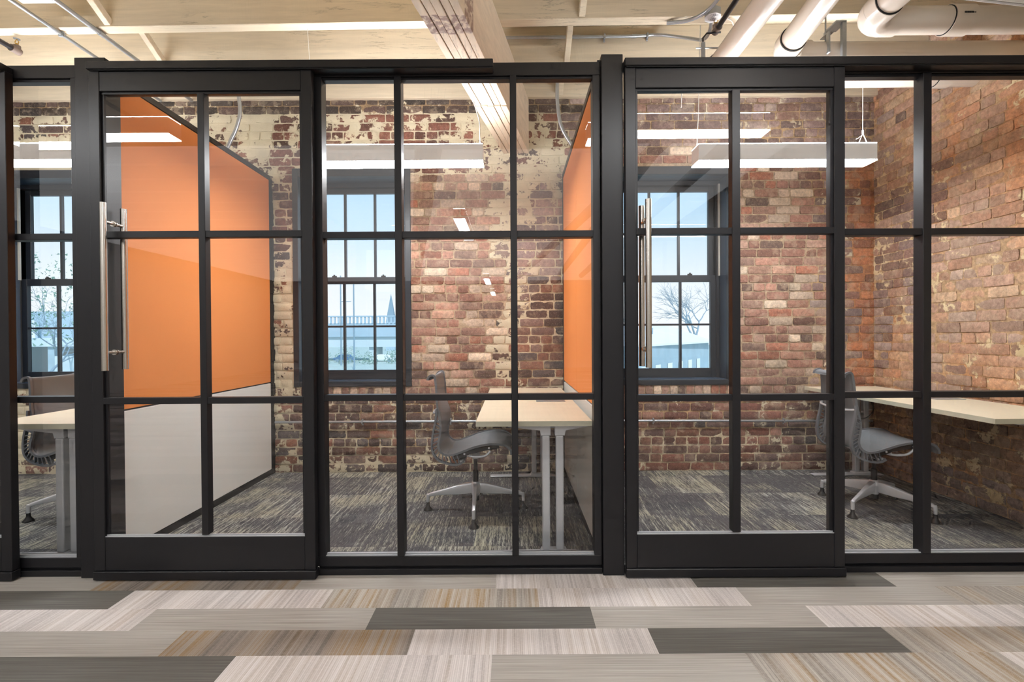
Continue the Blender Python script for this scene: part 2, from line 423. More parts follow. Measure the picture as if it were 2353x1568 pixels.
def field_back(x, z):
    """palette, mortar colour, paint amount of brick, paint of mortar"""
    w = nz(x, z, 1.6, 3) * .5
    if z > 3.2: return P_PURP if x > .55 else [(78, 68, 64), (90, 74, 70), (70, 64, 62)], M_DKM, .25, .4
    if x < -2.15:
        if z < .2: return P_PURP, M_CREAM, .5, .7
        return P_DARK, M_CREAM, .60 + w * .4, .82
    if x < .5:
        if z > 2.66 + .08 * w: return P_RED, M_CREAM, .50 + w * .45, .80
        if x < -1.9:
            if z > 2.0 + w * .3: return P_RED, M_CREAM, .34, .75
            if z > .74: return P_DARK, M_CREAM, .64 + w * .3, .85
            return P_CLEAN if z > .55 else P_DARK, M_CREAM, .45 + w * .3, .7
        if z < .69:
            if x < -1.4 or z < .22: return P_DARK, M_CREAM, .38 + w * .4, .6
            return P_DARK, M_TAN, .24 + w * .5, .5
        b = .02 + .10 * math.sin(z * 5) + .06 * w
        if x < b - .12 and z < 2.42 + w * .3: return P_CLEAN, M_GREY, .06, .02
        if x < b - .12: return P_CLEAN, M_GREY, .3 + w * .5, .3
        if x < b + .10: return P_PURP if z > 1.4 else P_DARK, M_CREAM, .52 + w * .5, .8
        if z > 1.75: return P_PURP, M_CREAM, .30 + .25 * max(0, z - 1.9) + w * .4, .72
        return P_DARK, M_CREAM, .20 + w * .35, .55
    # right office
    if z > 2.9: return P_PURP, M_TAN, .22, .35
    if z > 2.72: return P_CLEAN, M_GREY, .18, .15
    if z < .69:
        return (P_DARK + P_RED + P_CLEAN[:3]), (M_TAN if z > .35 else M_CREAM), .26 + w * .4, .42
    if x < 2.72 + .12 * math.sin(z * 7): return P_CLEAN, M_GREY, .12, .05
    if x > 3.02: return [(170, 112, 78), (150, 100, 76), (180, 122, 86)], (182, 128, 86), .1, .1
    return P_PURP + P_CLEAN[:4], M_TAN, .26 + w * .4, .3
def field_right(y, z):
    w = nz(y, z, 1.3, 9)
    st = max(0, nz(y, z * .22, 4.5, 21)) * 1.9
    near = max(0, min(1, (3.35 - y) / .5))
    pal = P_SIDE
    if y > 4.0: pal = P_PURP + P_SIDE
    if nz(y, z, .9, 33) > .22: pal = P_PURP + P_SIDE[:2]
    orange = (204, 136, 88)
    pal = [mixc(c, orange, min(.6, st * .36 + .14 * near * max(0, min(1, (z - 1.9))))) for c in pal]
    yel = max(0, min(1, (3.02 - y + .1 * w) / .12)) * (1 if z > .75 else .2)
    p = .24 + .30 * w + .34 * yel - (.14 if y > 3.75 else 0)
    mort = mixc((184, 156, 122), orange, min(.7, st * .5))
    if z < .7: pal = [mixc(c, (140, 120, 100), .5) for c in pal]  # low bricks dulled in colour to stand in for the desk's shadow
    if z < .2: pal = [mixc(c, (150, 140, 142), .5) for c in pal]
    return pal, mort, p, .34 + w * .3

def brick_wall(name, u0, u1, z1, field, to3, mat, holes=(), rowlocks=(), seed=1, rh=.0757, J=.011, pk=1.0, bv=(.84, 1.14)):
    rnd = random.Random(seed)
    V, F, C = [], [], []
    def addv(u, d, z, c): V.append(to3(u, d, z)); C.append(c); return len(V) - 1
    L = [lin((i, i, i))[0] for i in range(256)]
    def lc(c, a): return (L[int(max(0, min(255, c[0])))], L[int(max(0, min(255, c[1])))], L[int(max(0, min(255, c[2])))], a)
    # mortar bed
    st = .05
    nu = int((u1 - u0) / st) + 1; nzn = int(z1 / st) + 1
    us = sorted(set([u0 + (u1 - u0) * i / nu for i in range(nu + 1)] + [h[0] for h in holes] + [h[1] for h in holes]))
    zs = sorted(set([z1 * i / nzn for i in range(nzn + 1)] + [h[2] for h in holes] + [h[3] for h in holes]))
    idx = {}
    for i, u in enumerate(us):
        for j, z in enumerate(zs):
            pal, mo, p, pm = field(u, z)
            idx[i, j] = addv(u, .006 * nz(u, z, 9, 5), z, lc(tuple(c * (1 + .12 * nz(u, z, 5, 2)) for c in mo), pm))
    for i in range(len(us) - 1):
        for j in range(len(zs) - 1):
            cu, cz = (us[i] + us[i + 1]) / 2, (zs[j] + zs[j + 1]) / 2
            if any(h[0] < cu < h[1] and h[2] < cz < h[3] for h in holes): continue
            F.append((idx[i, j], idx[i + 1, j], idx[i + 1, j + 1], idx[i, j + 1]))
    def one(ua, ub, za, zb):
        if ub - ua < .025 or zb - za < .025: return
        cu, cz = (ua + ub) / 2, (za + zb) / 2
        pal, mo, p, pm = field(cu, cz)
        c = rnd.choice(pal); br = rnd.uniform(*bv); c = tuple(x * br for x in c)
        pp = p + rnd.uniform(-.07, .07)
        big = ub - ua > .14
        nx, ny = (6, 3) if big else (3, 3)
        if zb - za > .09: nx, ny = 3, 5
        prot = .009 * pk + rnd.uniform(-.003, .005); tilt = rnd.uniform(-.003, .003); tw = rnd.uniform(-.002, .002)
        g = {}
        for i in range(nx + 1):
            for j in range(ny + 1):
                fu, fz = i / nx, j / ny
                edge = min(fu * (ub - ua), (1 - fu) * (ub - ua), fz * (zb - za), (1 - fz) * (zb - za))
                e = edge < 1e-6
                u = ua + (ub - ua) * fu; z = za + (zb - za) * fz
                corner = e and (i in (0, nx)) and (j in (0, ny))
                ju = nz(u, z, 22, 7) * .006; jz = nz(u, z, 24, 13) * .005
                if corner: ju += .003 * (1 if i == 0 else -1); jz += .003 * (1 if j == 0 else -1)
                d = prot + tilt * (fu - .5) + tw * (fz - .5) + nz(u, z, 30, 17) * .004 - (.005 if e else 0)
                # this is in the wall's own palette, mixed slightly along the brick
                g[i, j] = addv(u + ju, d, z + jz, lc(tuple(x * (1 + .1 * nz(u, z, 12, 40)) for x in c), pp + .25 * nz(u, z, 6, 50)))
        for i in range(nx):
            for j in range(ny): F.append((g[i, j], g[i + 1, j], g[i + 1, j + 1], g[i, j + 1]))
        ring = [(i, 0) for i in range(nx)] + [(nx, j) for j in range(ny)] + [(i, ny) for i in range(nx, 0, -1)] + [(0, j) for j in range(ny, 0, -1)]
        back = []
        for (i, j) in ring:
            u = ua + (ub - ua) * i / nx; z = za + (zb - za) * j / ny
            back.append(addv(u, -.012, z, lc(tuple(x * .8 for x in c), pp)))
        for q in range(len(ring)):
            q2 = (q + 1) % len(ring)
            F.append((g[ring[q]], back[q], back[q2], g[ring[q2]]))
    row = 0; z = .0
    while z < z1 - .03:
        za = z + J / 2; zb = min(z + rh - J / 2, z1)
        u = u0 - rnd.uniform(0, .2)
        hdr = (row % 6 == 3)
        while u < u1:
            ln = .105 if (hdr or rnd.random() < .22) else .208 + rnd.uniform(-.012, .012)
            segs = [(max(u + J / 2, u0), min(u + ln - J / 2, u1))]
            zmid = (za + zb) / 2
            for h in list(holes) + list(rowlocks):
                if h[2] - .02 < zmid < h[3] + .02:
                    ns = []
                    for a, b in segs:
                        if b <= h[0] or a >= h[1]: ns.append((a, b)); continue
                        if a < h[0]: ns.append((a, h[0] - .003))
                        if b > h[1]: ns.append((h[1] + .003, b))
                    segs = ns
            for a, b in segs: one(a, b, za, zb)
            u += ln
        z += rh; row += 1
    for (ra, rb, rza, rzb) in rowlocks:
        u = ra
        while u < rb - .03:
            one(u + .005, min(u + .068, rb), rza + .004, rzb - .004); u += .073
    me = bpy.data.meshes.new(name); me.from_pydata(V, [], F)
    me.materials.append(mat)
    a = me.color_attributes.new('Col', 'FLOAT_COLOR', 'POINT')
    flat = [x for c in C for x in c]; a.data.foreach_set('color', flat)
    me.polygons.foreach_set('use_smooth', [True] * len(me.polygons))
    try: me.set_sharp_from_angle(angle=R(50))
    except Exception: pass
    o = bpy.data.objects.new(name, me); COL.objects.link(o); return o

YB = 4.30
WIN = [(-4.60, -3.52), (-1.942, -.897), (.905, 1.963)]
WZ0, WZ1 = .765, 2.70
holes = [(a + .02, b - .02, WZ0 + .02, WZ1 - .02) for a, b in WIN]
rl = [(a - .02, b + .02, WZ0 - .085, WZ0 + .0) for a, b in WIN]
o = brick_wall('wall_back', -6.2, 3.23, 3.36, field_back, lambda u, d, z: (u, YB - d, z), M['brick'], holes, rl, 4)
tag(o, 'back brick wall with peeling cream paint around three windows', 'wall', kind='structure')
# solid masonry behind the brick face
b = MB()
xs = [-6.2] + [c for h in holes for c in h[:2]] + [3.23]
for i in range(0, len(xs), 2): b.box(xs[i], xs[i + 1], YB + .012, YB + .30, 0, 3.62)
for h in holes:
    b.box(h[0], h[1], YB + .012, YB + .30, 0, h[2]); b.box(h[0], h[1], YB + .012, YB + .30, h[3], 3.62)
tag(b.build('wall_outer', M['plaster']), 'masonry thickness behind the brick back wall', 'wall', kind='structure')
o = brick_wall('wall_right', .6, 4.30, 3.62, field_right, lambda u, d, z: (3.21 - d, u, z), M['brick_r'], (), (), 8, J=.007, pk=.75, bv=(.92, 1.08))
tag(o, 'right brick wall stained orange and tan', 'wall', kind='structure')
tag(MB().box(3.222, 3.4, -14, 4.7, 0, 3.7).build('wall_east', M['plaster']), 'plain wall along the open office side', 'wall', kind='structure')
tag(MB().box(-9.2, 3.4, -14.2, -14, 0, 3.7).build('wall_front', M['plaster']), 'plain far wall of the open office', 'wall', kind='structure')
tag(MB().box(-9.2, -9, -14.2, 4.7, 0, 3.7).build('wall_west', M['plaster']), 'plain wall closing the corridor end', 'wall', kind='structure')
tag(MB().box(-9.2, -6.2, YB, 4.7, 0, 3.7).build('wall_north', M['plaster']), 'plain wall beyond the offices', 'wall', kind='structure')

# ------------------------------------------------------------------ windows
def window(i, x0, x1, gx0, gx1):
    w = thing('window_%d' % i, ['tall double-hung sash window behind the narrow glass bay', 'tall double-hung sash window left of the red brick pier, centre office', 'tall double-hung sash window behind the tubular handle of the right office door'][i - 1], 'window', (0, 0, 0), kind='structure')
    F_, S, B = M['winframe'], M['winrev'], M['black']
    # casing on the wall face
    c = MB(); cw = .05; tw = .072
    c.box(x0, x0 + cw, YB - .018, YB + .03, WZ0, WZ1); c.box(x1 - cw, x1, YB - .018, YB + .03, WZ0, WZ1)
    c.box(x0 + cw, x1 - cw, YB - .018, YB + .03, WZ1 - tw, WZ1); c.box(x0 + cw, x1 - cw, YB - .018, YB + .03, WZ0, WZ0 + .045)
    c.build('casing', F_, w, bevel=.003)
    rv = MB(); ya, yb = YB + .03, YB + .25
    rv.box(x0 + cw - .02, x0 + cw, ya, yb, WZ0, WZ1); rv.box(x1 - cw, x1 - cw + .02, ya, yb, WZ0, WZ1)
    rv.box(x0 + cw, x1 - cw, ya, yb, WZ1 - tw, WZ1 - tw + .02); 
    rv.build('reveal', S, w)
    MB().box(x0 + cw, x1 - cw, ya, yb, WZ0 + .015, WZ0 + .05).build('sill', M['winrev'], w, bevel=.003)
    # outer frame
    yf = YB + .17
    zt = 2.545; zm1, zm0 = 1.762, 1.70; zb = .90; zs = WZ0 + .05
    fr = MB()
    fr.box(x0 + cw, gx0 - .05, yf, yf + .10, zs, WZ1 - tw); fr.box(gx1 + .05, x1 - cw, yf, yf + .10, zs, WZ1 - tw)
    fr.box(gx0 - .05, gx1 + .05, yf, yf + .10, zt + .045, WZ1 - tw)
    fr.build('frame', F_, w, bevel=.003)
    for nm, z0, z1, y, mull, gxa, gxb in (('upper_sash', zm0 + .01, zt + .045, YB + .225, 2.155, gx0, gx1), ('lower_sash', zs, zm1, YB + .185, 1.305, gx0 - .003, gx1 + .003)):
        s = MB(); th = .035
        zg0 = zm1 - .005 if nm == 'upper_sash' else zb; zg1 = zt if nm == 'upper_sash' else zm0
        s.box(gxa - .05, gxa, y, y + th, z0, z1); s.box(gxb, gxb + .05, y, y + th, z0, z1)
        s.box(gxa, gxb, y, y + th, z0, zg0); s.box(gxa, gxb, y, y + th, zg1, z1)
        so = s.build(nm, F_, w, bevel=.002)
        m = MB(); pw = (gxb - gxa) / 3
        for k in (1, 2): m.box(gxa + pw * k - .010, gxa + pw * k + .010, y + .004, y + th - .004, zg0, zg1)
        m.box(gxa, gxb, y + .005, y + th - .005, mull - .009, mull + .009)
        m.build('muntin', F_, so)
        MB().add([(gxa, y + .018, zg0), (gxb, y + .018, zg0), (gxb, y + .018, zg1), (gxa, y + .018, zg1)], [(0, 1, 2, 3)]).build('pane', M['winglass'], so)
        if nm == 'lower_sash':
            for fx in (.23, .77):
                lx = gxa + (gxb - gxa) * fx
                MB().box(lx - .02, lx + .02, y - .004, y + .012, zm1, zm1 + .012).box(lx - .006, lx + .006, y - .008, y + .006, zm1 + .010, zm1 + .022).build('sash_lock', M['blackplastic'], so)
    j = MB()
    j.box(x0 + cw + .002, x0 + cw + .016, YB + .15, YB + .168, 1.75, zt + .05) if i != 3 else None
    j.box(x1 - cw - .016, x1 - cw - .002, YB + .15, YB + .168, 1.75, zt + .05) if i != 2 else None
    j.build('jamb_liner', M['jamb'], w)
for i, ((a, b_), (g0, g1)) in enumerate(zip(WIN, [(-4.50, -3.66), (-1.838, -1.003), (1.01, 1.835)])): window(i + 1, a, b_, g0, g1)

# ------------------------------------------------------------------ ceiling
ZJ = 3.30
tag(MB().box(-9.2, 3.4, -14.2, 4.7, 3.60, 3.72).build('ceiling', M['deck']), 'cream painted plank ceiling deck', 'ceiling', kind='structure')
SK = -.017
jy = [3.215 - .545 * k for k in range(-1, 31)]
for k, y in enumerate(jy):
    x0, x1 = -9.0, 3.21
    b = MB(); sk = SK if k > 0 else SK * .6
    y_ = lambda x: y + (x - .3) * sk
    vs = [(x0, y_(x0), ZJ), (x1, y_(x1), ZJ), (x1, y_(x1) + .076, ZJ), (x0, y_(x0) + .076, ZJ)]
    b.add(vs + [(a, c, 3.6) for a, c, d in vs], [(0, 3, 2, 1), (4, 5, 6, 7), (0, 1, 5, 4), (1, 2, 6, 5), (2, 3, 7, 6), (3, 0, 4, 7)])
    o = b.build('ceiling_joist', M['wood_x'], bevel=.004)
    tag(o, None, 'joist', 'ceiling joists running left to right', 'structure')
    o['label'] = ('cream painted ceiling joist seen whole above the black door tracks' if k == 1 else 'cream painted ceiling joist behind the black door tracks' if k == 0 else 'cream painted ceiling joist above the corridor')
o = MB().box(-6.2, 3.21, YB - .05, YB - .001, ZJ, 3.6).build('ceiling_ledger', M['wood_x'], bevel=.003)
tag(o, 'cream painted ledger board along the top of the back brick wall', 'board', kind='structure')
# herringbone bridging between the joists
for x, flip in ((-2.70, 0), (.43, 0)):
    for k in range(0, 6):
        ya = (jy[k + 1] if k + 1 < len(jy) else 0) + .076; yb = jy[k]
        dx = (x - .3) * SK
        o = MB().beam((x + (.04 if k == 1 and x > 0 else 0), ya + dx, 3.575), (x + (.04 if k == 1 and x > 0 else 0), yb + dx, 3.325), .042, .05).build('ceiling_bridging', M['wood_x'], bevel=.003)
        tag(o, 'cream painted cross brace nailed between ceiling joists, %s row' % ('door side' if x < 0 else 'beam side'), 'brace', 'diagonal braces between the joists', 'structure')
    o = MB().beam((x, jy[0] + .076 + (x - .3) * SK, 3.575), (x, YB - .05, 3.325), .042, .05).build('ceiling_bridging', M['wood_x'], bevel=.003)
    tag(o, 'cream painted cross brace nailed between ceiling joists, %s row' % ('door side' if x < 0 else 'beam side'), 'brace', 'diagonal braces between the joists', 'structure')
# five-ply beam, running obliquely to the joists
bm = thing('ceiling_beam', 'heavy five-ply cream timber beam running obliquely to the back wall', 'beam', (0, 0, 0), kind='structure')
def bx(Y): return -.070 + (-.212) * (YB - Y)
for p in range(5):
    b = MB(); w0 = p * .045 / math.cos(.209); w1 = (p * .045 + .0415) / math.cos(.209)
    ya, yb = -13.8, YB
    dz = [0, .004, -.002, .003, .001][p]
    for (sa, sb, zz) in ((ya, 3.42, 2.832), (3.42, yb, 2.822)):
        vs = [(bx(sa) + w0, sa, zz + dz), (bx(sa) + w1, sa, zz + dz), (bx(sb) + w1, sb, zz + dz), (bx(sb) + w0, sb, zz + dz)]
        b.add(vs + [(a, c, ZJ) for a, c, d in vs], [(0, 3, 2, 1), (4, 5, 6, 7), (0, 1, 5, 4), (1, 2, 6, 5), (2, 3, 7, 6), (3, 0, 4, 7)])
    b.build('ply', M['wood_y'], bm, bevel=.002)
b = MB(); vs = [(bx(-13.7) + .004, -13.7, 2.842), (bx(-13.7) + .222, -13.7, 2.842), (bx(YB - .01) + .222, YB - .01, 2.842), (bx(YB - .01) + .004, YB - .01, 2.842)]
b.add(vs + [(a, c, ZJ - .01) for a, c, d in vs], [(0, 3, 2, 1), (4, 5, 6, 7), (0, 1, 5, 4), (1, 2, 6, 5), (2, 3, 7, 6), (3, 0, 4, 7)])
b.build('shadow_core', M['black_deep'], bm)

# ------------------------------------------------------------------ dividers with orange panels
def divider(name, x0, x1, label, cutx):
    w = thing(name, label, 'wall', (0, 0, 0), kind='structure')
    ya, ym, yb = 2.50, 3.40, 4.235
    for (u, v_) in ((ya, ym - .002), (ym + .002, yb)):
        MB().box(x0 + .01, x1 - .01, u, v_, .815, 2.585).build('orange_panel', M['orange'], w, bevel=.002)
        MB().box(x0 + .01, x1 - .01, u, v_, .05, .805).build('white_panel', M['white'], w, bevel=.002)
    MB().box(x0 + .004, x1 - .004, ya - .0, yb + .012, 2.588, 2.622).box(x0 + .004, x1 - .004, yb + .001, yb + .012, .04, 2.588).build('edge_trim', M['black'], w)
    MB().box(x0 + .012, x1 - .012, ya, yb + .02, .0, .045).box(x0 + .02, x1 - .02, ya, yb, .806, .814).build('base_trim', M['black_deep'], w)
    b = MB(); rnd = random.Random(3)
    z = 0
    while z < 2.6:
        h = .1; xx = rnd.uniform(0, .015)
        b.box(x0 + .012, x1 - .012 + xx, yb + .012, YB - .002, z, min(z + h, 2.61)); z += h
    b.build('filler_strip', M['black_deep'], w)
    return w
divider('wall_left', -2.215, -2.112, 'orange and off-white panel wall between left and centre offices', 0)
divider('wall_middle', .440, .545, 'orange and off-white panel wall between centre and right offices', 0)

# ------------------------------------------------------------------ glass front
ZR = [(1.702, 1.735), (.880, .911)]
YF0, YF1 = 2.437, 2.50
YGL = 2.47
def rail_rows(b, x0, x1, y0, y1, rows):
    for a, c in rows: b.box(x0, x1, y0, y1, a, c)
def partition(x0, x1, mulls, label, sw=.037):
    t = thing('glass_partition', label, 'glass partition', ((x0 + x1) / 2, YGL, 0))
    MB().box(x0, x1, YF0, YF1, 2.513, 2.578).build('top_rail', M['black'], t, bevel=.0015)
    MB().box(x0 + sw, x1 - sw, YF0 + .012, YF1 - .012, 2.500, 2.5125).build('glazing_bead', M['black'], t, bevel=.0015)
    MB().box(x0, x1, YF0, YF1, .043, .091).build('bottom_rail', M['black'], t, bevel=.0015)
    MB().box(x0 + sw, x1 - sw, YF0 + .008, YF0 + .014, .0912, .0955).box(x0 + sw, x1 - sw, YF0 + .022, YGL - .001, .0912, .101).build('glazing_bead', M['silver'], t)
    MB().box(x0, x1, YF0 - .008, YF1, 0.001, .030).box(x0, x1, YF0 + .015, YF1 - .01, .030, .043).build('base_channel', M['black'], t, bevel=.0015)
    MB().box(x0, x0 + sw, YF0, YF1, .0915, 2.5125).build('stile', M['black'], t, bevel=.0015)
    MB().box(x1 - sw, x1, YF0, YF1, .0915, 2.5125).build('stile', M['black'], t, bevel=.0015)
    cuts = [x0 + sw] + [c for m in mulls for c in m] + [x1 - sw]
    for a, c in mulls: MB().box(a, c, YF0 - .004, YF1 - .005, .0915, 2.5125).build('mullion', M['black'], t, bevel=.0015)
    for i in range(0, len(cuts), 2):
        for a, c in ZR: MB().box(cuts[i], cuts[i + 1], YF0 + .002, YF1 - .01, a, c).build('muntin', M['black'], t, bevel=.0015)
    MB().add([(x0 + sw, YGL, .1015), (x1 - sw, YGL, .1015), (x1 - sw, YGL, 2.4995), (x0 + sw, YGL, 2.4995)], [(0, 1, 2, 3)]).build('glass_pane', M['glass'], t)
    return t
partition(-3.63, -2.178, [(-3.19, -3.155), (-2.61, -2.577)], 'narrow black framed glass bay left of the door with the orange wall behind')
partition(-.990, .446, [(-.588, -.553), (-.007, .026)], 'black framed fixed glass screen in front of the centre office, between two doors')
partition(1.62, 3.205, [(2.065, 2.107)], 'black framed fixed glass screen beside the right brick wall')

def post(x0, x1, label):
    o = MB().box(x0, x1, 2.413, 2.51, 0, 2.602).box(x0 - .004, x0 + .01, 2.43, 2.5, 2.55, 2.583).build('partition_post', M['black'], bevel=.002)
    tag(o, label, 'post')
post(-2.172, -2.02, 'black square post beside the handle edge of the left sliding door')
post(.449, .556, 'black square post between the centre glass screen and the right door')

YD0, YD1 = 2.385, 2.425
DG = 2.405
DZ = dict(top=2.524, tr=2.421, br=.217, bot=.050)
def door(i, x0, x1, m0, m1, label, handle=True):
    d = thing('door_%d' % i, label, 'sliding door', ((x0 + x1) / 2, DG, 0), kind='structure')
    sw = .052; K = M['black']
    MB().box(x0, x0 + sw, YD0, YD1, .05, 2.524).build('stile', K, d, bevel=.002)
    MB().box(x1 - sw, x1, YD0, YD1, .05, 2.524).build('stile', K, d, bevel=.002)
    MB().box(x0 + sw, x1 - sw, YD0 + .002, YD1, DZ['tr'], 2.518).build('top_rail', K, d, bevel=.002)
    MB().box(x0 + sw, x1 - sw, YD0 + .002, YD1, .05, DZ['br']).build('bottom_rail', K, d, bevel=.002)
    MB().box(x0 - .004, x1 + .004, YD0 - .008, YD1, .006, .048).build('kick_plate', K, d, bevel=.003)
    MB().box(x0 + sw, x1 - sw, YD0 + .003, YD0 + .008, DZ['br'] + .0003, DZ['br'] + .004).box(x0 + sw, x1 - sw, YD0 + .013, DG - .001, DZ['br'] + .0003, DZ['br'] + .009).build('glazing_bead', M['silver'], d)
    MB().box(x0 + sw, x1 - sw, YD0 + .012, YD1, DZ['tr'] - .012, DZ['tr'] - .0005).build('glazing_bead', K, d, bevel=.001)
    MB().box(x0 + sw + .0003, x0 + sw + .012, YD0 + .014, YD1, DZ['br'] + .01, DZ['tr'] - .012).box(x1 - sw - .012, x1 - sw - .0003, YD0 + .014, YD1, DZ['br'] + .01, DZ['tr'] - .012).build('side_bead', K, d)
    MB().box(m0, m1, YD0 - .002, YD1, DZ['br'] + .0105, DZ['tr'] - .0125).build('muntin', K, d, bevel=.0015)
    for a, c in ((1.700, 1.7325), (.877, .909)):
        for u, v_ in ((x0 + sw, m0), (m1, x1 - sw)):
            MB().box(u, v_, YD0 + .001, YD1, a, c).build('muntin', K, d, bevel=.0015)
    g0, g1 = x0 + sw + .0125, x1 - sw - .0125
    MB().add([(g0, DG, DZ['br'] + .0105), (g1, DG, DZ['br'] + .0105), (g1, DG, DZ['tr'] - .0125), (g0, DG, DZ['tr'] - .0125)], [(0, 1, 2, 3)]).build('glass_pane', M['glass'], d)
    if handle:
        hx = x0 + sw + .048
        h = MB().tube([(hx, DG - .062, 1.047), (hx, DG - .062, 1.862)], .0148, 20).build('handle', M['steel'], d, smooth=True)
        smooth_angle(h)
        h2 = MB().tube([(hx, DG + .062, 1.047), (hx, DG + .062, 1.862)], .0148, 20).build('handle', M['steel'], d); smooth_angle(h2)
        for z in (1.135, 1.772):
            s = MB().tube([(hx, DG - .052, z), (hx, DG + .052, z)], .008, 14).tube([(hx, DG - .008, z), (hx, DG - .003, z)], .014, 16).tube([(hx, DG + .003, z), (hx, DG + .008, z)], .014, 16).build('standoff', M['steel'], h)
            smooth_angle(s)
door(1, -2.078, -.983, -1.543, -1.510, 'black framed sliding glass door with orange wall behind it')
door(2, .560, 1.640, 1.084, 1.124, 'black framed sliding glass door with brick and window behind it')
door(3, -3.55, -2.488, -3.08, -3.045, 'black framed sliding door edge at the far left of the glass front', False)
def track(x0, x1, label):
    t = thing('door_track', label, 'door track', ((x0 + x1) / 2, 2.39, 2.55))
    MB().box(x0, x1, 2.368, 2.436, 2.521, 2.560).build('cover', M['black'], t, bevel=.003)
    b = MB().box(x0 + .01, x1 - .004, 2.376, 2.381, 2.517, 2.521)
    b.build('lip', M['black_deep'], t)
track(-2.078, -.0875, 'black sliding track cover above the left door')
track(.556, 3.205, 'black sliding track cover above the right door')
track(-4.6, -2.498, 'black sliding track cover ending at the far left door')
# guide channels over the fixed bays
tag(MB().box(-.98, -.0875, 2.405, 2.436, 2.500, 2.512).build('guide_rail', M['black'], bevel=.003), 'black guide rail under the left door track', 'rail') if False else None

# ------------------------------------------------------------------ desks
def desk_master():
    t = thing('desk', '', 'desk', (0, 0, 0), 'height-set desks along the office side walls')
    del t['_world']
    # local: x 0 (front edge) .. .62 (wall), y 0 (near) .. 1.67
    MB().box(0, .62, 0, 1.67, .7225, .750, 0).build('desktop', M['desktop'], t, bevel=.0015)
    e = MB()
    e.box(-.0015, 0, -.0015, 1.6715, .722, .7495); e.box(0, .62, -.0015, 0, .722, .7495); e.box(0, .62, 1.67, 1.6715, .722, .7495)
    e.build('edge_band', M['deskedge'], t)
    for y in (.078, 1.57):
        for px in (.355, .43):
            lg = MB().box(px, px + .042, y - .022, y + .022, .035, .660)
            lg.build('leg', M['silver'], t, bevel=.006, seg=2)
        ft = MB().prism([(.0, .003), (.60, .003), (.60, .009), (.49, .020), (.485, .034), (.35, .034), (.345, .020), (.02, .012), (.0, .009)], y - .03, y + .03)
        ft.build('foot', M['silver'], t, bevel=.003)
        hd = MB().prism([(.17, .722), (.62, .722), (.62, .712), (.485, .688), (.478, .66), (.425, .66), (.425, .71), (.402, .71), (.402, .66), (.35, .66), (.343, .688), (.17, .708)], y - .022, y + .022)
        hd.build('bracket', M['silver'], t, bevel=.002)
    MB().box(.375, .45, .122, 1.548, .69, .7215).build('cross_beam', M['silver'], t)
    MB().box(.36, .56, .76, .84, .750, .7535).build('power_hatch', M['galv'], t, bevel=.001)
    return t
d0 = desk_master()
desks = [(-2.853, 2.572, 0, 'pale maple desk seen through the narrow glass bay at far left'), (-.197, 2.572, 0, 'pale maple desk against the orange wall in the centre office'), (2.555, 2.56, 0, 'pale maple desk against the stained brick wall in the right office')]
for i, (x, y, rz, lab) in enumerate(desks):
    d = d0 if i == 0 else copy_tree(d0)
    d.location = (x, y, 0); d.rotation_euler = (0, 0, rz); d['label'] = lab

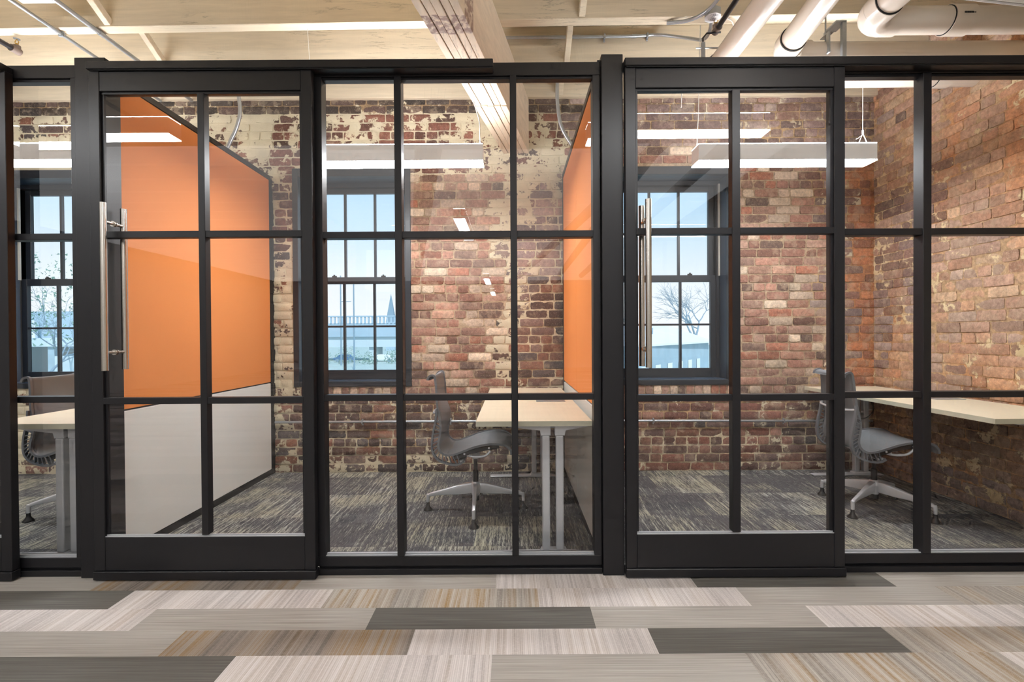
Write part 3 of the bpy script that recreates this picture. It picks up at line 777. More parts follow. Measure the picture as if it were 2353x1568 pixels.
# ------------------------------------------------------------------ chairs
def chair_master():
    t = thing('office_chair', '', 'chair', (0, 0, 0), 'grey mesh task chairs at the desks')
    del t['_world']
    prof = [(-.296, .918), (-.290, .938), (-.268, .950), (-.250, .944), (-.243, .905), (-.238, .855), (-.235, .80), (-.230, .75), (-.223, .705), (-.215, .665), (-.209, .615), (-.213, .565), (-.222, .52), (-.221, .48), (-.202, .450), (-.168, .434),
            (-.12, .439), (-.06, .460), (0, .483), (.06, .498), (.12, .506), (.18, .503), (.222, .490), (.246, .462), (.250, .435)]
    P = [Vector((a, 0, c)) for a, c in prof]
    C_ = catmull(P, 4)
    n = len(C_); split = 15 * 4
    def halfw(i):
        z = C_[i].z
        if i < split: return .195 + .03 * max(0, min(1, (.93 - z) / .45))
        return .225 + .008 * math.sin((i - split) / (n - split) * math.pi)
    def surf(i0, i1, name):
        b = MB(); K = 12; th = .006
        for side in (0, 1):
            for i in range(i0, i1 + 1):
                tan = (C_[min(i + 1, n - 1)] - C_[max(i - 1, 0)]).normalized(); nor = Vector((-tan.z, 0, tan.x))  # points forward / up
                nor = Vector((-tan.z, 0, tan.x))
                for k in range(K + 1):
                    s = k / K * 2 - 1
                    bul = (1 - s * s)
                    amp = 0
                    z = C_[i].z
                    if i < split: amp = .042 * math.exp(-((z - .68) / .09) ** 2) - .012 * math.exp(-((z - .88) / .08) ** 2)
                    else: amp = -.012 * math.sin(min(1, (i - split) / (n - split)) * math.pi)
                    q = C_[i] + nor * (amp * bul) - nor * th * side
                    b.v.append((q.x, s * halfw(i) * .97, q.z))
        m = i1 - i0 + 1; W = K + 1; off = m * W
        for i in range(m - 1):
            for k in range(K):
                a = i * W + k
                b.f.append((a, a + 1, a + W + 1, a + W)); b.f.append((off + a, off + a + W, off + a + W + 1, off + a + 1))
        for i in range(m - 1):
            for k in (0, K):
                a = i * W + k; b.f.append((a, a + W, off + a + W, off + a))
        for k in range(K):
            for i in (0, m - 1):
                a = i * W + k; b.f.append((a, a + 1, off + a + 1, off + a))
        b.m = [0] * len(b.f)
        return b.build(name, M['mesh'], t, smooth=True)
    surf(0, split, 'backrest'); surf(split, n - 1, 'seat')
    # spine
    spine = catmull([Vector((a, 0, c)) for a, c in [(-.233, .735), (-.237, .69), (-.243, .645), (-.253, .60), (-.262, .55), (-.266, .505), (-.262, .46), (-.246, .425), (-.215, .397), (-.17, .379), (-.12, .371), (-.085, .376), (-.06, .392)]], 5)
    for sgn in (-1, 1):
        def rib_band(b, path, w, th, y, mi=0):
            o = len(b.v); m = len(path)
            for i, p in enumerate(path):
                tan = (path[min(i + 1, m - 1)] - path[max(i - 1, 0)]).normalized(); nor = Vector((-tan.z, 0, tan.x))
                for dy, dn in ((-w / 2, -th / 2), (w / 2, -th / 2), (w / 2, th / 2), (-w / 2, th / 2)):
                    q = p + nor * dn; yy = y(i) if callable(y) else y
                    b.v.append((q.x, yy + dy, q.z))
            for i in range(m - 1):
                for k in range(4):
                    a = o + i * 4 + k; c = o + i * 4 + (k + 1) % 4
                    b.f.append((a, c, c + 4, a + 4))
            b.f.append((o, o + 3, o + 2, o + 1)); e = o + (m - 1) * 4; b.f.append((e, e + 1, e + 2, e + 3))
            b.m += [mi] * (4 * (m - 1) + 2)
        b = MB()
        rib_band(b, C_[0:n], .016, .014, lambda i: sgn * (halfw(i) + .002))
        fr = b.build('side_frame', M['greyplastic'], t, smooth=False); smooth_angle(fr, 50)
        b = MB(); yy = sgn * .222
        rib_band(b, spine, .026, .012, yy)
        # ribs between the spine and the seat rim
        ribs = MB(); nr = 15
        lo = 9 * 4 + 1; hi = 16 * 4 + 2
        for k in range(nr):
            f_ = (k + .6) / nr
            p = spine[int(6 + f_ * (len(spine) - 10))]; i_ = int(lo + f_ * (hi - lo)); q = C_[i_]
            rib_band(b, [p.copy(), (p + q) / 2, q.copy()], .020, .0055, yy)
        sp = b.build('spine', M['greyplastic'], t); smooth_angle(sp, 50)
        rl_ = MB()
        rib_band(rl_, [Vector((-.13, 0, .405)), Vector((-.09, 0, .425)), Vector((-.02, 0, .452)), Vector((.06, 0, .470)), Vector((.13, 0, .484)), Vector((.17, 0, .488))], .018, .028, yy * .97)
        rl_.build('seat_rail', M['blackplastic'], t, bevel=.003)
        for (sx, sz) in ((-.055, .440), (.105, .478)):
            MB().tube([(sx, yy * .97 + sgn * .008, sz), (sx, yy * .97 + sgn * .012, sz)], .0065, 12).build('screw', M['alu'], t)
        lp = catmull([Vector((-.04, yy * .9, .425)), Vector((.02, yy * .92, .415)), Vector((.08, yy * .95, .425)), Vector((.115, yy * .95, .455))], 5)
        MB().tube(lp, .008, 8).build('support_loop', M['alu'], t, smooth=True)
    MB().beam((-.075, -.22, .388), (-.075, .22, .388), .045, .014).beam((-.03, -.215, .43), (-.03, .215, .43), .03, .012).build('cross_bar', M['alu'], t, bevel=.003)
    cb = catmull([Vector((-.232, -.215, .708)), Vector((-.262, -.16, .70)), Vector((-.275, 0, .695)), Vector((-.262, .16, .70)), Vector((-.232, .215, .708))], 6)
    MB().tube(cb, .008, 8).build('lumbar_bar', M['alu'], t, smooth=True)
    MB().prism([(-.11, .382), (.06, .43), (.05, .45), (-.02, .435), (-.11, .40)], -.03, .03).lathe([(.024, 0), (.03, .02), (.03, .035), (.02, .045)], (0, 0, .355), 16).build('tilt_bracket', M['alu'], t, bevel=.003)
    c = MB().lathe([(.019, .185), (.019, .27), (.014, .275), (.014, .375)], (0, 0, 0), 18).build('column', M['blackpipe'], t); smooth_angle(c)
    hb = MB().lathe([(.026, .10), (.034, .12), (.038, .155), (.036, .182), (.028, .192), (.026, .196)], (0, 0, 0), 24).build('hub', M['alu'], t); smooth_angle(hb)
    MB().lathe([(.022, .065), (.026, .07), (.026, .101), (.02, .102)], (0, 0, 0), 18).build('hub_stop', M['blackplastic'], t)
    for q in range(4):
        a = q * math.pi / 2
        b = MB()
        secs = [(.020, .190, .120, .044), (.06, .186, .112, .040), (.12, .172, .108, .034), (.20, .150, .106, .028), (.27, .132, .102, .025), (.318, .119, .096, .024), (.336, .108, .084, .023)]
        o = 0
        for (rx, zt, zb, w) in secs:
            b.v += [(rx, -w * .38, zt), (rx, w * .38, zt), (rx, w * .5, zt - .012), (rx, w * .36, zb), (rx, -w * .36, zb), (rx, -w * .5, zt - .012)]
        m = len(secs)
        for i in range(m - 1):
            for k in range(6):
                a_ = i * 6 + k; c_ = i * 6 + (k + 1) % 6
                b.f.append((a_, c_, c_ + 6, a_ + 6))
        b.f.append(tuple(range(5, -1, -1))); b.f.append(tuple((m - 1) * 6 + k for k in range(6)))
        b.m = [0] * len(b.f)
        b.tube([(.328, 0, .112), (.331, 0, .085), (.332, 0, .052)], [.0125, .0115, .0105], 12)
        lg = b.build('leg', M['alu'], t, bevel=.003); smooth_angle(lg, 45)
        lg.rotation_euler = (0, 0, a)
        gl = MB().lathe([(.011, .056), (.012, .035), (.018, .022), (.030, .009), (.031, .001), (.028, .0)], (.332, 0, 0), 20).build('glide', M['blackplastic'], lg); smooth_angle(gl)
    return t
c0 = chair_master()
def set_chair(ch, x, y, seat, base, label):
    ch.location = (x, y, 0); ch['label'] = label; ch.rotation_euler = (0, 0, R(seat))
    q = 0
    for o in ALL_CHILDREN(ch):
        if o.name.startswith('leg'):
            o.rotation_euler = (0, 0, R(base - seat + 90 * q)); q += 1
c1, c2 = copy_tree(c0), copy_tree(c0)
set_chair(c0, -.262, 3.36, 0, 2, 'grey mesh task chair in side view at the centre office desk')
set_chair(c1, 2.50, 3.345, -7, -56.5, 'grey mesh task chair beside the stained brick wall')
set_chair(c2, -2.955, 3.40, 4, -138, 'grey mesh task chair partly hidden by the far left desk')

# ------------------------------------------------------------------ pendants
def pendant_master(nm, dn, up, group):
    t = thing(nm, '', 'pendant light', (0, 0, 0), group)
    del t['_world']
    L, W, H = 1.21, .13, .112
    b = MB()
    b.box(0, L, 0, .004, .004, H); b.box(0, L, W - .004, W, .004, H); b.box(0, .004, .004, W - .004, .004, H); b.box(L - .004, L, .004, W - .004, .004, H)
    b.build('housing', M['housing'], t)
    MB().box(0, L, 0, W, -.004, .004).build('diffuser', dn, t)
    MB().box(.001, L - .001, .001, W - .001, H + .0003, H + .005).build('uplight', up, t)
    return t
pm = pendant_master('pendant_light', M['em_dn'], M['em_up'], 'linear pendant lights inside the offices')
pend = [(-1.405, 3.29, 2.398, 'linear pendant light in front of the centre office window', 0), (1.27, 3.29, 2.388, 'linear pendant light hanging in the right office by a brick corner', 0), (-4.05, 3.29, 2.42, 'linear pendant light seen through the narrow far left glass bay', 0)]
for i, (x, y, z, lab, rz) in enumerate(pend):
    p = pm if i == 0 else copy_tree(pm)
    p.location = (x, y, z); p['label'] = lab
pm2 = pendant_master('corridor_pendant', M['em_dn2'], M['em_up2'], 'linear pendant lights over the open office behind the viewer')
cp = [(-3.53, 1.40, 2.59, 0), (.54, 1.40, 2.59, 0), (-.53, -1.75, 2.54, 1), (-.53, -7.4, 2.54, 1), (-.53, -10.7, 2.54, 1)]
for i, (x, y, z, v) in enumerate(cp):
    p = pm2 if i == 0 else copy_tree(pm2)
    p.location = (x, y, z); p.rotation_euler = (0, 0, R(90) if v else 0)
    p['label'] = 'linear pendant light over the corridor behind the viewer'
def cable(name, pts, r, mat, label, cat, n=6, smooth_n=6, group=None):
    o = MB().tube(catmull(pts, smooth_n), r, 8).build(name, mat, smooth=True); smooth_angle(o, 60)
    return tag(o, label, cat, group)
cable('suspension_cable', [(-.215, 3.33, 2.505), (-.216, 3.33, 2.64), (-.222, 3.34, 2.70), (-.245, 3.35, 2.78), (-.26, 3.36, 2.835)], .0035, M['cable_white'], 'white feed cable from the centre pendant up to the timber beam', 'cable')
cable('suspension_cable', [(1.272, 3.33, 2.495), (1.276, 3.33, 2.60), (1.285, 3.33, 2.80), (1.283, 3.29, 3.30)], .003, M['cable_white'], 'thin white cable at the window end of the right office pendant', 'cable')
w = thing('suspension_wire', 'thin forked wire holding the brick corner end of the right pendant', 'wire', (2.42, 3.35, 2.5))
MB().tube([(2.425, 3.35, 2.60), (2.425, 3.35, 2.915)], .002, 6).tube([(2.425, 3.35, 2.585), (2.425, 3.35, 2.612)], .006, 8).build('cable', M['cable_white'], w)
MB().tube([(2.385, 3.35, 2.500), (2.425, 3.35, 2.59), (2.465, 3.35, 2.500)], .003, 6).tube([(2.42, 3.35, 2.58), (2.39, 3.35, 2.555), (2.375, 3.345, 2.55)], .0015, 5).build('fork', M['cable_white'], w)
cable('suspension_wire', [(-1.38, 3.35, 2.51), (-1.38, 3.35, 2.9), (-1.38, 3.30, 3.30)], .002, M['cable_white'], 'thin wire holding the door end of the centre pendant', 'wire')

# ------------------------------------------------------------------ drain pipes
def elbow(b, c, r0, ra, rb, axis0, axis1, mi=0):
    pts = []
    c = Vector(c); a0, a1 = Vector(axis0), Vector(axis1)
    cen = c - a0 * r0 + a1 * r0
    for k in range(13):
        th = k / 12 * math.pi / 2
        pts.append(cen - a1 * r0 * math.cos(th) + a0 * r0 * math.sin(th))
    b.tube(pts, ra, 24); return pts
def drain(name, xs, ys, xe, ye, z, r, xw, label, collars, y_start=-9):
    t = thing(name, label, 'pipe', (xe, ye, z), 'white plastic drain pipes under the ceiling')
    d = Vector((xe - xs, ye - ys, 0)).normalized()
    st = Vector((xe, ye, z)) - d * ((ye - y_start) / d.y)
    rr_ = .09
    e = MB(); pe = elbow(e, (xe, ye, z), rr_, r * 1.13, r, (0, 1, 0), (1, 0, 0))
    o = e.build('elbow', M['pvc'], t); smooth_angle(o, 50)
    o = MB().tube([st, Vector((xe, ye, z)) - d * (rr_ - .0)], r, 28).build('run', M['pvc'], t); smooth_angle(o)
    o = MB().tube([Vector((xe, ye, z)) - d * (rr_ + .075), Vector((xe, ye, z)) - d * (rr_ - .002)], r * 1.14, 28).build('collar', M['pvc'], t); smooth_angle(o)
    o = MB().tube([Vector((xe, ye, z)) - d * (rr_ + .080), Vector((xe, ye, z)) - d * (rr_ + .075)], r * 1.09, 28).build('joint_line', M['black_deep'], t)
    o = MB().tube([(xe + rr_, ye, z), (xw, ye, z)], r, 28).build('run', M['pvc'], t); smooth_angle(o)
    o = MB().tube([(xe + rr_ - .002, ye, z), (xe + rr_ + .07, ye, z)], r * 1.13, 28).build('collar', M['pvc'], t); smooth_angle(o)
    for (a, c) in collars:
        o = MB().tube([(a, ye, z), (c, ye, z)], r * 1.12, 28).build('collar', M['pvc'], t); smooth_angle(o)
        MB().tube([(a - .004, ye, z), (a, ye, z)], r * 1.06, 28).build('joint_line', M['black_deep'], t)
    return t
drain('drain_pipe', 1.368, 2.6, 1.368, 3.36, 2.985, .069, 3.20, 'white drain pipe passing over the right door, nearest the black sprinkler pipe', [(2.92, 3.02)])
drain('drain_pipe', 1.66, 2.58, 1.722, 3.09, 2.985, .070, 3.20, 'white drain pipe second from the sprinkler pipe, turning right at a dark ringed joint', [])
dc = drain('drain_pipe', 1.99, 2.0, 1.99, 2.72, 2.955, .070, 3.20, 'white drain pipe with a barcode marked sleeve, turning toward the brick wall', [(2.43, 2.55)])
b = MB(); rnd = random.Random(5)
xx = 2.465
for k in range(13):
    w_ = rnd.choice([.0012, .002, .003]); an = R(-62)
    b.box(xx, xx + w_, 2.72 - .0795, 2.72 - .0785, 2.945, 2.955); xx += w_ + .0015
b.box(2.512, 2.517, 2.72 - .0795, 2.72 - .0785, 2.946, 2.952).box(2.521, 2.526, 2.72 - .0795, 2.72 - .0785, 2.946, 2.952)
b.build('printed_marks', M['blackplastic'], dc)
# hangers
h = thing('pipe_hanger', 'threaded rod and clamp holding the drain pipe near the sprinkler', 'bracket', (1.30, 3.15, 3.1))
MB().tube([(1.245, 3.15, 3.03), (1.245, 3.15, 3.13), (1.27, 3.15, 3.16), (1.36, 3.15, 3.165)], .006, 8).build('hook', M['blackpipe'], h)
MB().tube([(1.20, 3.15, 3.065), (1.40, 3.15, 3.065)], .005, 8).box(1.235, 1.256, 3.14, 3.16, 3.0, 3.1).build('clamp', M['galv'], h)
h.location = h.location
h = thing('pipe_hanger', 'steel rod and grey channel holding the pipe run by the brick corner', 'bracket', (2.02, 3.09, 3.1))
MB().tube([(2.0, 3.09, 3.06), (2.0, 3.09, 3.30)], .005, 8).tube([(2.0, 3.09, 3.10), (2.0, 3.09, 3.12)], .011, 6).build('rod', M['galv'], h)
MB().box(1.965, 1.975, 3.005, 3.03, 2.95, 3.075).box(1.965, 2.0, 3.005, 3.09, 3.075, 3.08).build('strap', M['galv'], h)
MB().box(2.04, 2.065, 2.99, 3.012, 2.85, 3.13).box(2.0, 2.065, 2.99, 3.09, 3.125, 3.135).build('channel', M['galv'], h)

# ------------------------------------------------------------------ conduits, sprinklers, boxes
def conduit(name, pts, r, label, clips=(), couplings=(), mat='galv', cat='conduit', group=None, sn=1):
    t = thing(name, label, cat, pts[0], group)
    p = catmull([Vector(q) for q in pts], sn) if sn > 1 else pts
    o = MB().tube(p, r, 14).build('tube', M[mat], t); smooth_angle(o, 50)
    for (x, y, z, ax) in clips:
        s = MB()
        if ax == 'y': s.box(x - r * 1.5, x + r * 1.5, y - .008, y + .008, z - r * 1.25, z + r * 1.6).box(x - .035, x - r, y - .008, y + .008, z + r * .9, z + r * 1.6).tube([(x + .02, y, z - .018), (x + .02, y, z + .012)], .004, 6)
        else: s.box(x - .006, x + .006, y - r * 1.25, y + r * 1.6, z - r * 1.6, z + r * 1.5).box(x - .006, x + .006, y + r * .8, y + r * 1.6, z - r * 3, z + r * 2)
        s.build('clip', M['galv'], t, bevel=.001)
    for (a, c) in couplings:
        o = MB().tube([a, c], r * 1.22, 14).build('coupling', M['galv'], t); smooth_angle(o)
    return t
conduit('conduit', [(-3.062, 1.0, 3.282), (-3.062, 4.24, 3.282)], .0115, 'thin steel conduit strapped under the joist above the left post', [(-3.062, 3.31, 3.280, 'y')])
conduit('conduit', [(-2.79, 2.96, 3.282), (-2.79, 4.24, 3.282)], .0145, 'steel conduit leaving the junction box above the left post', [], [((-2.79, 3.29, 3.282), (-2.79, 3.33, 3.282))])
def jbox(loc, r, n, label, rot, scale_txt, w=None, d=None):
    t = thing('junction_box', label, 'junction box', loc)
    x, y, z = loc
    if n:
        b = MB().lathe([(r, 0), (r, .045)], (x, y, z), n); b.build('box', M['galv'], t, bevel=.002)
        MB().lathe([(r * 1.02, -.004), (r * 1.02, -.0005)], (x, y, z), n).build('cover', M['white_metal'], t, bevel=.001)
    else:
        MB().box(x - w, x + w, y - d, y + d, z, z + .017).build('box', M['galv'], t, bevel=.002)
        MB().box(x - w * 1.03, x + w * 1.03, y - d * 1.03, y + d * 1.03, z - .004, z - .0005).build('cover', M['white_metal'], t, bevel=.001)
    # handwriting in marker on the cover underside
    s = MB(); rnd = random.Random(int(r * 1000) + n)
    def stroke(pts): s.tube([(x + a, y + c, z - .005) for a, c in pts], .0007, 5)
    LET = {'P': [[(0, 0), (0, 1), (.6, .9), (.6, .55), (0, .5)]], 'T': [[(0, 1), (.8, 1)], [(.4, 1), (.4, 0)]], 'C': [[(.7, .9), (.2, 1), (0, .5), (.2, 0), (.7, .1)]], '2': [[(0, .8), (.4, 1), (.6, .7), (0, 0), (.7, 0)]], 'H': [[(0, 0), (0, 1)], [(0, .5), (.6, .5)], [(.6, 0), (.6, 1)]], '1': [[(.3, 0), (.3, 1)]], '0': [[(.3, 0), (0, .5), (.3, 1), (.6, .5), (.3, 0)]], 'V': [[(0, 1), (.3, 0), (.6, 1)]], 'L': [[(0, 1), (0, 0), (.5, 0)]], 'U': [[(0, 1), (.05, .1), (.5, .1), (.55, 1)]], '3': [[(0, 1), (.5, .9), (.2, .5), (.6, .3), (0, 0)]], '.': [[(.2, 0), (.3, .1)]]}
    for row, word in enumerate(scale_txt):
        for k, ch in enumerate(word):
            for st in LET.get(ch, []):
                hh = r * .28
                # seen from below, facing away: letters run right-to-left
                pts = [((-(len(word) / 2) + k + a_) * hh * .95 * rot, (-.35 + row * .0 - (row * 1.35 - .6) + c_ * .9) * hh * 1.0) for a_, c_ in st]
                stroke(pts)
    s.build('handwriting', M['marker'], t)
jbox((-2.895, 2.90, 3.282), .085, 0, 'square junction box with handwriting on its white cover, top left', -1, ['PTC2.H', 'PTC.P'], .115, .10)
jbox((1.305, 3.14, 3.255), .052, 8, 'octagonal junction box with handwriting beside the black sprinkler pipe', 1, ['1T23', 'UL', '120V'])
conduit('conduit', [(-.08, 3.735, 3.50), (.9, 3.735, 3.505), (1.12, 3.735, 3.515), (1.30, 3.62, 3.42), (1.37, 3.48, 3.32), (1.36, 3.34, 3.278), (1.32, 3.19, 3.272)], .0115, 'steel conduit clipped along the joist right of the timber beam', [(.72, 3.735, 3.503, 'x'), (1.05, 3.735, 3.51, 'x')], [((.48, 3.735, 3.502), (.53, 3.735, 3.502)), ((.93, 3.735, 3.506), (.97, 3.735, 3.507))], sn=4)
conduit('conduit', [(1.04, 3.24, 3.285), (1.16, 3.19, 3.268), (1.24, 3.10, 3.262), (1.275, 2.95, 3.262), (1.285, 2.7, 3.262), (1.285, 1.0, 3.262)], .0115, 'bent steel conduit curving under the joist beside the octagonal junction box', sn=4)
def sprinkler(x, y, z, y0, label, r=.0165):
    t = thing('sprinkler_pipe', label, 'sprinkler pipe', (x, y, z))
    o = MB().tube([(x, y0, z), (x, y, z)], r, 16).build('pipe', M['blackpipe'], t); smooth_angle(o)
    o = MB().tube([(x, y - .03, z), (x, y + .03, z)], r * 1.45, 16).tube([(x, y + .012, z), (x, y + .012, z + .035)], r * 1.3, 14).build('elbow', M['pinkfit'], t); smooth_angle(o)
    hd = MB().lathe([(.009, .033), (.010, .045), (.007, .05)], (x, y + .012, z), 12).tube([(x - .009, y + .012, z + .045), (x - .013, y + .012, z + .062), (x, y + .012, z + .08)], .0025, 6).tube([(x + .009, y + .012, z + .045), (x + .013, y + .012, z + .062), (x, y + .012, z + .08)], .0025, 6)
    hd = hd.build('sprinkler_head', M['brass'], t)
    MB().lathe([(.019, .080), (.019, .082)], (x, y + .012, z), 16).build('deflector', M['galv'], hd)
sprinkler(-3.40, 3.33, 3.19, 0, 'dark sprinkler pipe ending in a brass head, far left ceiling')
sprinkler(1.335, 3.15, 3.185, 0, 'dark sprinkler pipe ending in a brass head, beside the white drain pipes')
cable('data_cable', [(1.42, 3.2, 3.29), (1.47, 3.22, 3.27), (1.50, 3.28, 3.2), (1.42, 3.36, 3.14), (1.30, 3.4, 3.12), (1.24, 3.4, 3.05), (1.20, 3.4, 2.95), (1.19, 3.4, 2.8)], .004, M['cable_white'], 'white cable looping down behind the black track beside the sprinkler', 'cable')
# conduit along the back wall
conduit('conduit', [(-2.10, 4.262, .458), (.43, 4.262, .456)], .011, 'grey conduit along the brick wall below the centre office window', [(-1.33, 4.262, .458, 'x'), (-.55, 4.262, .457, 'x')])
conduit('conduit', [(.56, 4.262, .456), (3.17, 4.262, .440)], .011, 'grey conduit along the brick wall below the right office window', [(1.24, 4.262, .453, 'x'), (2.39, 4.262, .446, 'x')])
def flex(pts, label):
    t = thing('flexible_conduit', label, 'conduit', pts[0])
    P_ = catmull([Vector(p) for p in pts], 40); rs = [.0125 + .0012 * (i % 2) for i in range(len(P_))]
    MB().tube(P_, rs, 12).build('armoured_hose', M['galv'], t, smooth=True)
flex([(-2.165, 3.66, 2.60), (-2.125, 3.66, 2.68), (-2.07, 3.66, 2.80), (-2.045, 3.66, 2.92), (-2.06, 3.66, 3.08), (-2.07, 3.67, 3.20), (-2.08, 3.70, 3.27)], 'flexible steel hose rising from the left orange wall to the ceiling')
flex([(.475, 3.62, 2.60), (.43, 3.62, 2.66), (.37, 3.62, 2.78), (.345, 3.62, 2.95), (.345, 3.62, 3.12), (.35, 3.70, 3.26)], 'flexible steel hose rising from the centre office side of the right orange wall')
cable('feed_cable', [(.42, 3.05, 2.95), (.428, 3.05, 2.80), (.42, 3.05, 2.70), (.43, 3.05, 3.3)][:1] + [(.40, 3.05, 3.30)], .003, M['cable_white'], 'thin white cable hanging beside the right orange wall', 'cable') if False else None
# fixture edge top right
fx = thing('ceiling_fixture', 'pale enamelled fixture housing above the barcode marked drain pipe', 'ceiling fixture', (2.6, 2.3, 3.0))
fb = MB(); poly = [(2.15, 2.30), (2.15, 1.85), (2.19, 1.80), (3.15, 1.80), (3.15, 2.53), (2.23, 2.40), (2.17, 2.37)]
n_ = len(poly)
fb.add([(x, y, 2.85) for x, y in poly] + [(x, y, 2.90) for x, y in poly], [tuple(range(n_))[::-1], tuple(range(n_, 2 * n_))] + [(i, (i + 1) % n_, (i + 1) % n_ + n_, i + n_) for i in range(n_)])
fb.build('housing', M['fixture'], fx, bevel=.02, seg=3)
MB().tube([(2.22, 2.395, 2.853), (2.7, 2.465, 2.853), (3.14, 2.528, 2.853)], .006, 8).build('edge_strip', M['white_metal'], fx)
for px_ in (2.4, 2.95): MB().tube([(px_, 2.1, 2.895), (px_, 2.1, 3.33)], .004, 8).build('hanger_rod', M['galv'], fx)
# cable under the right desk
cable('power_cable', [(3.05, 4.15, .70), (3.02, 4.05, .58), (2.92, 3.98, .52), (2.80, 3.96, .50), (2.72, 4.0, .44), (2.70, 4.1, .3), (2.72, 4.14, .12), (2.78, 4.10, .02)], .006, M['blackplastic'], 'black power cable drooping under the right office desk', 'cable')

# ------------------------------------------------------------------ outside
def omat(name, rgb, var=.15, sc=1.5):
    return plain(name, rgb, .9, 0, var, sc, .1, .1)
E_ = {'grass': omat('hazy_grass', (186, 204, 196), .2, .6), 'wall': omat('hazy_wall', (168, 192, 204), .25, .7), 'pale': omat('pale_roof', (238, 244, 248), .05, .3),  # outdoor colours paled toward blue to stand in for haze
      'bridge': omat('hazy_parapet', (176, 200, 214), .12, .3), 'bridge2': omat('hazy_abutment', (205, 222, 228), .05, .2), 'tree': omat('hazy_bare_branch', (146, 168, 180), .15, 3), 'bush': omat('shrub', (132, 164, 150), .25, 4),
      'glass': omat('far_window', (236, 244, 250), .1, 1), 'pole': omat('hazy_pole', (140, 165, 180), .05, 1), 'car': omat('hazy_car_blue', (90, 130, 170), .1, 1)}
GZ = -3.6
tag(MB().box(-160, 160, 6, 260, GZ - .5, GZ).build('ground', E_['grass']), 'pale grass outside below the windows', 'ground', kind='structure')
def tree(x, y, h, spread, seed, label, name='bare_tree', th=.16, leafy=False):
    rnd = random.Random(seed)
    t = thing(name, label, 'tree', (x, y, GZ), 'bare trees outside the windows')
    b = MB()
    def br(p, d, L, r, lev):
        pts = [p]; q = p
        for k in range(3):
            d = (d + Vector((rnd.uniform(-.18, .18), rnd.uniform(-.18, .18), rnd.uniform(-.05, .12)))).normalized()
            q = q + d * L / 3; pts.append(q)
        b.tube(pts, [r, r * .85, r * .7, r * .55], 5 if lev > 1 else 8, caps=False)
        if lev >= 5: return
        nb = 3 if lev < 4 else 4
        for k in range(nb):
            a = rnd.uniform(0, 6.28); tilt = rnd.uniform(.3, .85) * spread
            ax = Vector((math.cos(a), math.sin(a), 0)); nd = (d * math.cos(tilt) + (ax - d * ax.dot(d)).normalized() * math.sin(tilt)).normalized()
            base = pts[rnd.choice([2, 3, 3])]
            br(base, nd, L * rnd.uniform(.62, .82), r * .56, lev + 1)
    br(Vector((x, y, GZ)), Vector((0, 0, 1)), h * .3, th, 0)
    b.build('branches', E_['tree'], t)
    if leafy:
        l = MB()
        for k in range(500):
            a = rnd.uniform(0, 6.28); rr2 = h * .33 * math.sqrt(rnd.random()); zz = h * rnd.uniform(.45, 1.0)
            p = Vector((x + rr2 * math.cos(a), y + rr2 * math.sin(a), GZ + zz)); s_ = .12
            l.add([p + Vector((rnd.uniform(-s_, s_), rnd.uniform(-s_, s_), rnd.uniform(-s_, s_))) for _ in range(3)], [(0, 1, 2)])
        l.build('foliage', E_['bush'], t)
# seen through window 3
tree(19.6, 50, 14.0, 1.0, 3, 'bare tree rising behind the pale roof, nearer the window frame', th=.22)
tree(12.6, 64, 10.6, 1.0, 8, 'small bare tree rising behind the pale roof, nearer the handle', th=.16)
tree(10.6, 54, 9.6, 1.0, 18, 'small bare tree behind the door handle', th=.16)
bl = thing('building', 'low brick building with a pale roof outside the right office window', 'building', (9, 32, GZ))
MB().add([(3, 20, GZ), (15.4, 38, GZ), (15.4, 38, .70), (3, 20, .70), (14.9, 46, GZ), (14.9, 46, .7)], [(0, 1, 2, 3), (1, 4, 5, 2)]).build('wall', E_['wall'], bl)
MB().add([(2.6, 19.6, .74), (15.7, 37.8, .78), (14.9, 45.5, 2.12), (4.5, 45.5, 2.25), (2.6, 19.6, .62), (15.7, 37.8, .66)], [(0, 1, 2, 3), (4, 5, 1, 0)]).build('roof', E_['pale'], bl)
dv = Vector((12.4, 18, 0)).normalized(); nv = Vector((dv.y, -dv.x, 0))
for k in range(8):
    p0 = Vector((3, 20, 0)) + dv * (2.0 + k * 2.3) + nv * .03; p1 = p0 + dv * .95
    MB().add([(p0.x, p0.y, -1.5), (p1.x, p1.y, -1.5), (p1.x, p1.y, -.45), (p0.x, p0.y, -.45)], [(0, 1, 2, 3)]).build('window', E_['glass'], bl)
MB().tube([(9.5, 33, 1.2), (9.5, 33, 1.75)], .09, 8).build('vent_pipe', E_['pole'], bl)
# seen through window 2: viaduct with balustrade
vd = thing('viaduct', 'pale road viaduct with a balustrade outside the centre window', 'bridge', (-25, 100, GZ))
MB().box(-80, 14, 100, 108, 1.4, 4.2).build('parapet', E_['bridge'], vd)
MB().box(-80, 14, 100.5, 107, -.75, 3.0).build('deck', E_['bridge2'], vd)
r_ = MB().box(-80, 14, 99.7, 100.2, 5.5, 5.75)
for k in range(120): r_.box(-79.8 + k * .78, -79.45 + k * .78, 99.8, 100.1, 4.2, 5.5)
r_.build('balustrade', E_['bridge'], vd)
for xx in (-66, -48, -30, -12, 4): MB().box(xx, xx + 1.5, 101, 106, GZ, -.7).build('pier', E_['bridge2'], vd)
def pole(x, y, z1, label, r=.12, arm=True):
    t = thing('utility_pole', label, 'utility pole', (x, y, GZ), 'utility poles outside the centre window')
    MB().tube([(x, y, GZ), (x, y, z1)], [r, r * .7], 8).build('shaft', E_['pole'], t)
    if arm: MB().box(x - .1, x + 1.8, y - .05, y + .05, z1 * .62, z1 * .62 + .12).build('arm', E_['pole'], t)
pole(-23.6, 72, 9.6, 'tall utility pole nearer the steeple outside the centre window', .13, False)
pole(-29.8, 84, 12, 'utility pole with a cross arm outside the centre window', .14)
